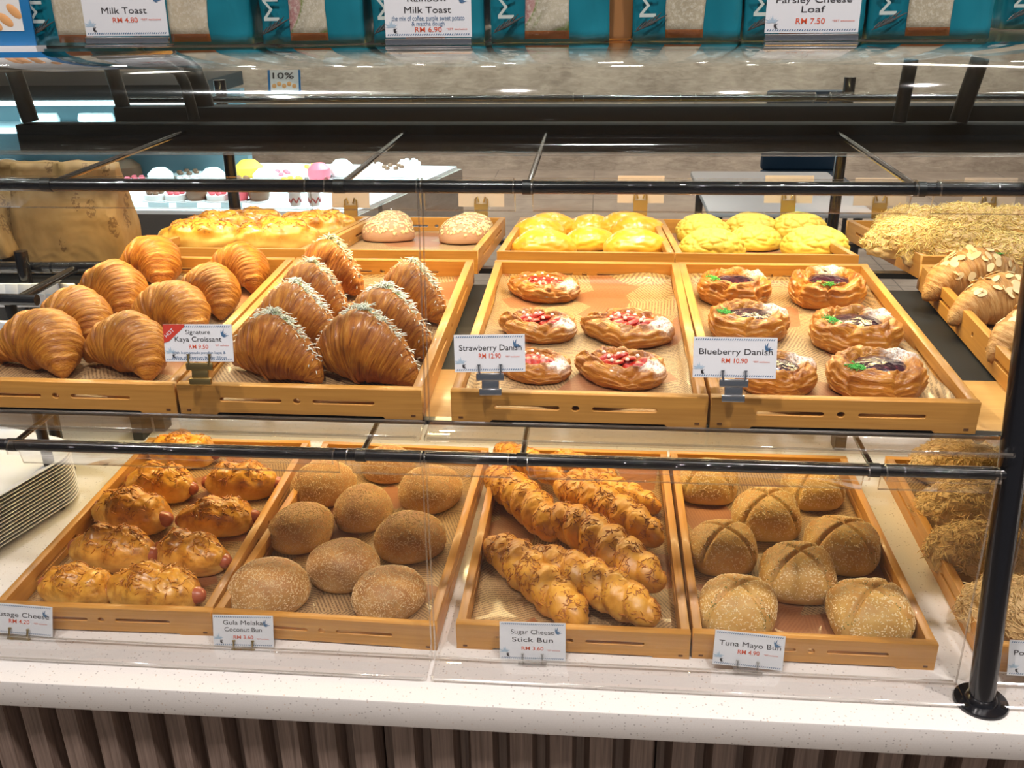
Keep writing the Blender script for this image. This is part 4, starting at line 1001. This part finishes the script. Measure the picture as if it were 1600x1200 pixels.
# blank backs of the far side's cards
for i,(px,py,w_) in enumerate([(548,318,60),(752,316,72),(1001,310,72),(1232,310,74),(1375,314,80),(1545,314,80)]):
    p=at_y(px,py-6,1.075); d_=(p-CC).dot(FW)/CF
    t=empty('price_card',p,(R(-8),0,0)); tag(t,['blank back of a far price card over the cheese loaves','blank back of a far price card over the oat topped buns','blank back of a far price card over the smooth golden buns','blank back of a far price card over the crackled yellow buns','blank back of a far price card at the left of the far floss buns','blank back of a far price card at the right of the far floss buns'][i],'price card','blank card backs on the far side')
    MB().box(-w_/2*d_,w_/2*d_,-.0005,.0005,-.018,.040).build('card',M['card_back'],t)
    b=MB()
    for s in (-1,1): b.tube([(s*.014,-.003,-.020),(s*.013,-.003,.0),(s*.009,-.003,.004),(s*.005,-.003,-.008)],.0017,8)
    b.box(-.015,.015,-.006,-.002,-.045,-.012); b.build('clip',M['brass'],t)
# ================================================================== BREAD BAGS
def foil():
    mt,nt,b=nodes('teal_bag'); oc=coord(nt); n=noi(nt,oc,14,3,.5,.6)
    nt.links.new(ramp(nt,n,[(.3,(.0,.13,.18)),(.7,(.012,.21,.28))]),b.inputs['Base Color']); b.inputs['Roughness'].default_value=.28; b.inputs['Metallic'].default_value=.25; b.inputs['Coat Weight'].default_value=.5
    bump(nt,b,n,.6,.012); return mt
M['teal']=foil()
def crumb(name,cols,seed):
    mt,nt,b=nodes(name); oc=coord(nt); big=noi(nt,mapp(nt,oc,(1,1,1),(0,0,0),(seed,seed,0)),13,2,.5,1.0); fine=noi(nt,oc,260,5,.75)
    c=ramp(nt,big,cols); c=mix(nt,mth(nt,'MULTIPLY',ramp(nt,fine,[(.48,(0,0,0)),(.60,(1,1,1))]),.5),c,(.60,.57,.48))
    z=sepz(nt,oc); cr=mth(nt,'LESS_THAN',z,.012); c=mix(nt,cr,c,(.42,.13,.03))
    nt.links.new(c,b.inputs['Base Color']); b.inputs['Roughness'].default_value=.3; b.inputs['Coat Weight'].default_value=.8; bump(nt,b,fine,.4,.002); return mt
M['crumb_w']=crumb('white_loaf',[(.4,(.38,.32,.22)),(.6,(.50,.44,.33))],1)
M['crumb_g']=crumb('rainbow_loaf',[(.38,(.34,.17,.16)),(.47,(.40,.24,.22)),(.52,(.14,.20,.04)),(.58,(.34,.31,.23)),(.66,(.44,.40,.30))],5)
M['crumb_s']=crumb('seeded_loaf',[(.4,(.34,.30,.21)),(.6,(.46,.41,.30))],9)
M['bagtext']=plain('bag_print',(.62,.70,.66),.4,.4); M['wheat_print']=plain('wheat_print',(.05,.05,.05),.5)
def breadbag(px,loaf,lab,pxw=188,y=.135,dark=False):
    pl=at_y(px,70,y); z0=.7365; d_=(pl-CC).dot(FW)/CF; w=pxw*d_; h=.24
    t=empty('bread_bag',(pl.x,y,z0)); tag(t,lab,'bread bag','teal bread bags on the glass shelf')
    # pillow-shaped body
    nx,nz_=26,20; v=[];f=[]; x0,x1=0,w; dp=.085
    def P(u,s,zz):
        sq=1-.10*sst(.7,1,zz); return (x0+(x1-x0)*(.5+(u-.5)*sq)+.002*nz(u*5,s*3,zz*6+px), (s*dp)+( -.006*math.sin(u*PI)*(1-zz) if s==0 else 0)+.0035*nz(u*6,zz*5,px+s), zz*h)
    pts=[(i/nx,0) for i in range(nx)]+[(1,i/8) for i in range(8)]+[(1-i/nx,1) for i in range(nx)]+[(0,1-i/8) for i in range(8)]
    n=len(pts)
    for j in range(nz_+1):
        for (u,s) in pts: v.append(P(u,s,j/nz_))
    for j in range(nz_):
        for i in range(n): i2=(i+1)%n; f.append((j*n+i,j*n+i2,(j+1)*n+i2,(j+1)*n+i))
    f.append(tuple(reversed(range(n)))); f.append(tuple(nz_*n+i for i in range(n)))
    link('bag_body',mesh('bag_body',v,f),M['teal'],t)
    def patch(name,u0,u1,mat,off,z1=1.0,zb=.0):
        v=[];f=[];m1=10
        for j in range(13):
            for i in range(m1+1):
                q=P(u0+(u1-u0)*i/m1,0,zb+(z1-zb)*j/12); v.append((q[0],q[1]-off,q[2]))
        for j in range(12):
            for i in range(m1): a=j*(m1+1)+i; f.append((a,a+1,a+m1+2,a+m1+1))
        ob=link(name,mesh(name,v,f),mat,t); md=ob.modifiers.new('s','SOLIDIFY'); md.thickness=.0006; return ob
    wn=patch('window',.30,.66,loaf,.0012,.85,.015); wn['label']='clear window showing the sliced loaf'
    l=link('lettering',text_mesh('Ma',.042,.018,0),M['bagtext'],t,(w*.155+.006,-.0085,.0460),(R(90),R(-90),0))
    b=MB(); x=w*.10
    b.tube([(x-.010,-.0085,.010),(x+.006,-.0095,.018),(x+.024,-.0085,.027)],[.0004,.0018,.0004],6)
    for i in range(5): b.tube([(x-.008+i*.005,-.0088,.012+i*.0028),(x-.002+i*.005,-.0090,.019+i*.0026)],[.0012,.0003],6)
    b.build('wheat_print',M['wheat_print'],t)
    return t
breadbag(52,M['crumb_w'],'teal bread bag left of and behind the Milk Toast card',160)
breadbag(222,M['crumb_w'],'teal bread bag right of and behind the Milk Toast card',176)
breadbag(412,M['crumb_g'],'teal bread bag with green and purple loaf left of the Rainbow Milk Toast card',160)
breadbag(585,M['crumb_g'],'teal bread bag hidden behind the Rainbow Milk Toast card',172)
breadbag(768,M['crumb_g'],'teal bread bag with green and purple loaf right of the Rainbow Milk Toast card',182)
breadbag(988,M['crumb_s'],'teal bread bag in the middle between the rainbow and parsley cards',164)
breadbag(1160,M['crumb_s'],'teal bread bag hidden behind the Parsley Cheese Loaf card',180)
breadbag(1352,M['crumb_s'],'teal bread bag right of the Parsley Cheese Loaf card',184)
breadbag(1560,M['crumb_s'],'teal bread bag farther back at the top right corner',150,y=.30)
MB2=MB().box(0,.038,0,.09,0,.20); p=at_y(936,70,.15)
tag(MB2.build('paper_bag',plain('brown_wrap',(.38,.17,.06),.35),loc=(p.x,.150,.7365),bevel=.006),'orange brown wrapped loaf between two teal bags on the glass shelf','bag')
tag(MB().box(-1.6,1.6,.52,.54,.7365,1.05).build('shelf_back_panel',M['black_matte']),'dark panel behind the bread bags on the glass shelf','panel')
# ================================================================== LEFT: kraft bags, tray stack, card rack
def kraft():
    mt,nt,b=nodes('kraft_paper'); oc=coord(nt); n=noi(nt,oc,30,4); v=nt.nodes.new('ShaderNodeTexVoronoi'); v.inputs['Scale'].default_value=26; nt.links.new(mapp(nt,oc,(1.2,1,.6)),v.inputs['Vector'])
    pr=mth(nt,'MULTIPLY',mth(nt,'LESS_THAN',v.outputs['Distance'],.30),mth(nt,'GREATER_THAN',noi(nt,oc,190,2),.50))
    c=ramp(nt,n,[(.3,(.27,.165,.060)),(.7,(.36,.225,.090))]); c=mix(nt,mth(nt,'MULTIPLY',pr,.75),c,(.13,.065,.022))
    nt.links.new(c,b.inputs['Base Color']); b.inputs['Roughness'].default_value=.6; bump(nt,b,noi(nt,oc,9,3,.6,.5),.6,.02); return mt
M['kraft']=kraft()
def kbag(px0,px1,pyb,pyt,y,lab,tilt=0,depth=.07):
    a=at_y(px0,pyb,y); b_=at_y(px1,pyb,y); z1=at_y(px0,pyt,y).z; w=b_.x-a.x; h=z1-a.z; v=[];f=[]; nn=14
    pts=[(i/nn,0) for i in range(nn)]+[(1,i/4) for i in range(4)]+[(1-i/nn,1) for i in range(nn)]+[(0,1-i/4) for i in range(4)]; n=len(pts)
    for j in range(17):
        q=j/16; th=depth*(1-.75*sst(.5,1,q))
        for (u,s) in pts:
            v.append((w*u*1.0+.004*nz(u*3,q*4,px0)+w*(.05*q if u<.5 else -.03*q), (s-.5)*th+.005*nz(u*4,q*4,px0+3+s), q*h+(.010*nz(u*4,3,px0) if j==16 else 0)))
    for j in range(16):
        for i in range(n): i2=(i+1)%n; f.append((j*n+i,j*n+i2,(j+1)*n+i2,(j+1)*n+i))
    f.append(tuple(reversed(range(n)))); f.append(tuple(16*n+i for i in range(n)))
    o=link('paper_bag',mesh('paper_bag',v,f),M['kraft'],None,a,(0,tilt,0)); tag(o,lab,'paper bag','kraft paper bags'); return o
ledge=MB().box(-1.35,-.80,.50,.72,.318,.330).build('bag_ledge',M['black_matte']); tag(ledge,'black ledge carrying the kraft paper bags left of the croissants','ledge')
MB().box(-1.33,-1.30,.52,.70,0,.318).build('leg',M['black'],ledge); MB().box(-.835,-.815,.56,.60,0,.318).build('leg',M['black'],ledge)
kbag(48,216,418,254,.58,'tall kraft paper bag with wheat print standing left, behind the plain croissants')
kbag(20,120,400,252,.66,'kraft paper bag standing behind the tall one, its rim folded')
kbag(-70,42,420,300,.545,'kraft paper bag leaning at the left edge of the photo',R(-14))
# white serving trays stack
def oval(w,d,r,n=8):
    p=[]
    for (cx,cy,a0) in ((w-r,d-r,0),(r,d-r,90),(r,r,180),(w-r,r,270)):
        for k in range(n+1): a=R(a0+90*k/n); p.append((cx+r*math.cos(a),cy+r*math.sin(a)))
    return p
def serving():
    w,d=.26,.34; rings=[(0.030,.002),(.026,.0015),(.010,.009),(.004,.0115),(.0,.0125),(-.0005,.0115),(.003,.0095),(.022,.0),(.030,.0)]
    v=[];f=[];n=None
    for ins,z in rings:
        p=oval(w-2*ins,d-2*ins,max(.01,.075-ins)); n=len(p); v+=[(x+ins,y+ins,z) for x,y in p]
    for j in range(len(rings)-1):
        for i in range(n): i2=(i+1)%n; f.append((j*n+i,j*n+i2,(j+1)*n+i2,(j+1)*n+i))
    f.append(tuple(range(n))); f.append(tuple((len(rings)-1)*n+i for i in reversed(range(n))))
    me=mesh('serving_tray',v,f); bm=bmesh.new(); bm.from_mesh(me); bmesh.ops.recalc_face_normals(bm,faces=bm.faces); bm.to_mesh(me); bm.free(); me.set_sharp_from_angle(angle=R(50)); return me
_sv=serving()
NS=14; c0=at_z(92,745,.085)
for k in range(NS):
    o=link('serving_tray',_sv,M['white_plastic'] if k==0 else None,None,(-1.150+.0015*nz(k*2,1,0),.115+.002*nz(k*3,5,0),0.0008+k*.0060),(0,0,R(-16)))
    tag(o,'white plastic serving tray on top of the stack, left of the sausage buns' if k==NS-1 else 'white plastic serving tray in the stack at the left of the countertop','tray','stacked white serving trays')
# rack of cards at the far left
t=empty('card_rack',(-.9,.45,.36)); tag(t,'black tube rack with clear sleeves left of the plain croissants','rack')
O=Vector((-.9,.45,.36))
a=at_y(-60,418,.47); b_=at_y(170,416,.47); MB().tube([a-O,b_-O],.0085,16).build('rear_bar',M['black_tube'],t,smooth=True)
for (x0,x1) in ((-60,50),(56,66),(70,82),(86,112)):
    q0=at_y(x0,418,.47);q1=at_y(x1,418,.47); MB().tube([q0-O,q1-O],.0102,16,False).build('sleeve',M['acrylic_edge'],t,smooth=True)
c=at_y(118,420,.47); d=at_y(28,468,.30); MB().tube([c-O,(d-O)],.0068,12).build('side_bar',M['black_tube'],t,smooth=True)
a=at_y(-60,466,.30); b_=at_y(58,469,.30); MB().tube([a-O,b_-O],.0085,20).build('front_bar',M['black_tube'],t,smooth=True)
a=at_y(16,475,.31); b_=at_y(30,520,.31); MB().tube([a-O,(b_.x-O.x,.31-O.y,-.36)],.0085,14).build('leg',M['black'],t,smooth=True)
for i,px in enumerate([-20,3,22,42,63,84,104]):
    q=at_y(px,456,.42); w_=.014
    o=MB().box(-w_,w_,-.006,.006,-.025,.014).build('card_block',M['white_plastic'],loc=q,rot=(R(-12),0,0),bevel=.003); tag(o,'small white card box in the row under the rack bar at the left','card box','white card boxes at the left')
    MB().box(-.010,.010,-.0065,-.006,-.004,-.003).build('printed_line',M['ink_pale'],o)
for (px,py) in ((2,520),):
    q=at_y(px,py,.36); tag(MB().box(-.02,.020,-.006,.006,-.02,.02).build('card_block',M['white_plastic'],loc=q,bevel=.003),'white card box nearest, at the left edge beside the front croissant','card box')
tag(MB().box(-1.6,-.83,.73,.745,.0,.30).build('rack_panel',plain('grey_panel',(.20,.21,.22),.5)),'grey panel behind the white card boxes at the left','panel')
# ================================================================== BACKGROUND: chilled cake case
M['case_white']=plain('case_white',(.75,.80,.82),.4); M['case_grey']=plain('case_grey',(.10,.16,.18),.4); M['plinth']=M['floor']
M['case_led']=plain('case_led',(.9,1,1),.5,emit=(.62,.93,1),es=9)
M['cake_y']=plain('cake_yellow',(.85,.55,.05),.5); M['cake_r']=plain('cake_pink',(.72,.10,.13),.4); M['cake_w']=plain('cake_white',(.80,.80,.78),.5); M['cake_b']=plain('cake_brown',(.16,.07,.03),.5); M['case_card']=plain('case_card',(.50,.72,.80),.5)
CY=2.0; zb=at_y(640,338,CY).z; zfl=at_y(600,320,CY).z
case=empty('cake_case',(-1.6,CY,zb)); tag(case,'brightly lit chilled cake display case in the left background','display case')
O=Vector((-1.6,CY,zb))
def cbx(x0,x1,y0,y1,z0,z1,name,mat,**k): return MB().box(x0-O.x,x1-O.x,y0-O.y,y1-O.y,z0-O.z,z1-O.z).build(name,mat,case,**k)
xr=at_y(560,345,CY).x; zl=at_y(90,163,CY+.12).z
def poly(name,pts,z0,z1,mat):
    n=len(pts); v=[(x-O.x,y-O.y,z-O.z) for z in (z0,z1) for x,y in pts]; f=[tuple(reversed(range(n))),tuple(range(n,2*n))]+[(i,(i+1)%n,n+(i+1)%n,n+i) for i in range(n)]
    return link(name,mesh(name,v,f,smooth=False),mat,case)
q=at_z(722,256,zb+.02); 
foot=[(-3.2,CY),(xr,CY),(q.x,q.y),(q.x-.8,q.y+.1),(-3.2,q.y+.1)]
poly('plinth',foot,FLZ,zb,M['plinth']); poly('deck',[(-3.19,CY+.005),(xr-.01,CY+.005),(q.x-.02,q.y-.01),(q.x-.8,q.y+.05),(-3.19,q.y+.05)],zb,zb+.012,M['case_white'])
cbx(-3.2,xr-.55,CY+.55,CY+.60,zb+.01,zl,'back_mirror',M['case_grey'])
cbx(-3.2,xr-.55,CY+.12,CY+.60,zl+.012,zl+.06,'top_board',M['black_matte'])
cbx(-3.2,xr-.56,CY+.11,CY+.125,zl-.003,zl+.011,'led_tube',M['case_led'])
cbx(-3.2,xr-.60,CY+.30,CY+.56,zb+.215,zb+.222,'glass_shelf',M['case_white'])
l=area('case_led_light',(-1.9,CY+.25,zl-.01),(0,0,0),2.2,.05,22,(.55,.90,1.0)); l=area('case_led_light',(-.75,CY+.7,zb+.50),(0,0,0),.5,.5,14,(.55,.90,1.0))
v=[(-3.2,CY+.0),(xr,CY+.0),(q.x,q.y)]; gb=MB()
vv=[];ff=[]
for (x,y) in v: vv+=[(x-O.x,y-O.y,.012),(x-O.x,y+.10-O.y,.33)]
link('front_glass',mesh('front_glass',vv,[(0,2,3,1),(2,4,5,3)],smooth=False),M['acrylic'],case)
rc=random.Random(3)
def cake(kind,x,y,z,s,lab):
    t=empty('cake',(x,y,z)); tag(t,lab,'cake','cakes in the chilled case')
    MB().lathe([(0,0),(.045*s,0),(.045*s,.004),(0,.004)],18).build('plate',M['case_white'],t,smooth=True)
    if kind=='fruit':
        MB().lathe([(0,.004),(.038*s,.004),(.038*s,.022*s),(0,.024*s)],18).build('base',M['cake_w'],t,smooth=True)
        m_=[M['cake_y'],M['cake_r'],M['cake_b'],M['cake_w']][int(x*31)%4]
        for k in range(6): MB().lathe([(0,0),(.008,.002),(.011,.008),(.008,.014),(0,.016)],10,Matrix.Translation((.022*s*math.cos(k*1.05),.022*s*math.sin(k*1.05),.020*s))).build('fruit_piece',m_,t,smooth=True)
    else:
        MB().lathe([(0,.004),(.030*s,.004),(.036*s,.02*s),(.034*s,.040*s),(.018*s,.055*s),(0,.058*s)],20).build('dome',kind,t,smooth=True)
for i in range(13):
    px=8+ i*33; P=at_z(px,315,zb+.012)
    if 20<px<215: continue
    k='fruit' if i%3 else M['cake_b']
    if i in (11,): k=M['cake_r']
    cake(k,P.x,CY+.16,zb+.012,1.0,'small decorated cake in the front row of the lit case, number of its kind behind the tags' if False else 'small decorated cake in the front row of the lit chilled case')
for i in range(12):
    P=at_z(10+i*42,300,zb+.012); cake('fruit' if i%2 else M['cake_w'],P.x-.05,CY+.36,zb+.012,1.3,'cake in the second row of the lit chilled case')
for i,px in enumerate([500,535,585,640]):
    P=at_z(px,283-i*6,zb+.012); cake([M['cake_r'],M['cake_w'],'fruit','fruit'][i],P.x,P.y,zb+.012,1.2,['pink domed cake behind the upper rail in the lit case','white domed cake behind the upper rail in the lit case','fruit cake near the slanted end of the lit case','fruit cake in the corner of the lit case'][i])
for i,px in enumerate([248,292,362,22]):
    P=at_y(px,326,CY+.05); d_=(P-CC).dot(FW)/CF
    tag(MB().box(-17*d_,17*d_,-.001,.001,-9*d_,9*d_).build('case_label',M['case_card'],loc=P,rot=(R(-15),0,0)),['pale blue label in the cake case just right of the kraft bag','pale blue label in the cake case, second from the kraft bag','pale blue label in the cake case right of the dark post','pale blue label in the cake case at the left edge'][i],'label')
M['cup_zig']=plain('cup_zigzag',(.45,.10,.09),.5)
for px in (462,492):
    P=at_y(px,321,CY+.03); t=empty('dessert_cup',P); tag(t,'dessert cup with red zigzag, %s of the two in the lit case'%('left' if px==462 else 'right'),'cup','dessert cups')
    MB().lathe([(0,0),(.017,0),(.0205,.045),(.019,.047),(0,.047)],20).build('cup',M['cake_w'],t,smooth=True)
    b=MB(); 
    for k in range(12): 
        a0=2*PI*k/12;a1=2*PI*(k+1)/12; b.tube([(.0192*math.cos(a0),.0192*math.sin(a0),.012+.016*(k%2)),(.0192*math.cos(a1),.0192*math.sin(a1),.012+.016*((k+1)%2))],.0024,6)
    b.build('zigzag',M['cup_zig'],t)
for i,px in enumerate([45,65,82,135,152,168]):
    P=at_y(px,190,CY+.40); P.z=zb+.222; t=tag(MB().lathe([(0,0),(.020,0),(.028,.030),(.022,.05),(0,.052)],14,None).build('meringue_cup',M['cake_w'],loc=P,smooth=True),'pale cup on the upper shelf of the lit case','cup','pale cups on the case shelf')
# ================================================================== BACKGROUND right
M['chair_blue']=plain('chair_blue',(.008,.035,.075),.6); M['tbl']=plain('table_grey',(.40,.42,.44),.4)
for (px,py,Y,lab) in ((1245,300,3.2,'pale table in the right background seen between the posts'),):
    P=at_z(px,py,-.15); t=empty('table',(P.x,P.y,FLZ)); tag(t,lab,'table')
    MB().box(-.45,.25,-.4,.5,.72,.75).build('tabletop',M['tbl'],t,bevel=.01)
    for x in (-.40,.20):
        for y in (-.35,.45): MB().tube([(x,y,0),(x,y,.72)],.02,10).build('leg',M['black'],t,smooth=True)
t=empty('stool',(1.35,5.2,FLZ)); tag(t,'blue upholstered chair in the far right background','chair')
MB().box(-.25,.25,-.25,.25,.42,.50).build('seat',M['chair_blue'],t,bevel=.02); MB().box(-.25,.25,.2,.26,.5,1.0).build('backrest',M['chair_blue'],t,bevel=.02)
for x in (-.22,.22):
    for y in (-.22,.22): MB().tube([(x,y,0),(x,y,.42)],.015,8).build('leg',M['black'],t)
for i in range(9):
    x=-2.9+i*.235
    if x<xr-.3: cake(['fruit',M['cake_y'],'fruit',M['cake_w'],'fruit',M['cake_b']][i%6],x,CY+.46,zb+.012,1.5,'cake in the back row of the lit chilled case')
q_=foot[2]
for i in range(7):
    x=xr-.30+i*.10; y=CY+.45+(i%3)*.13
    if x-.1<xr+(q_[0]-xr)*(y-CY)/(q_[1]-CY)-.12 and y<q_[1]-.12: cake('fruit',x-.1,y,zb+.012,1.5,'cake on the open deck at the slanted end of the lit case')
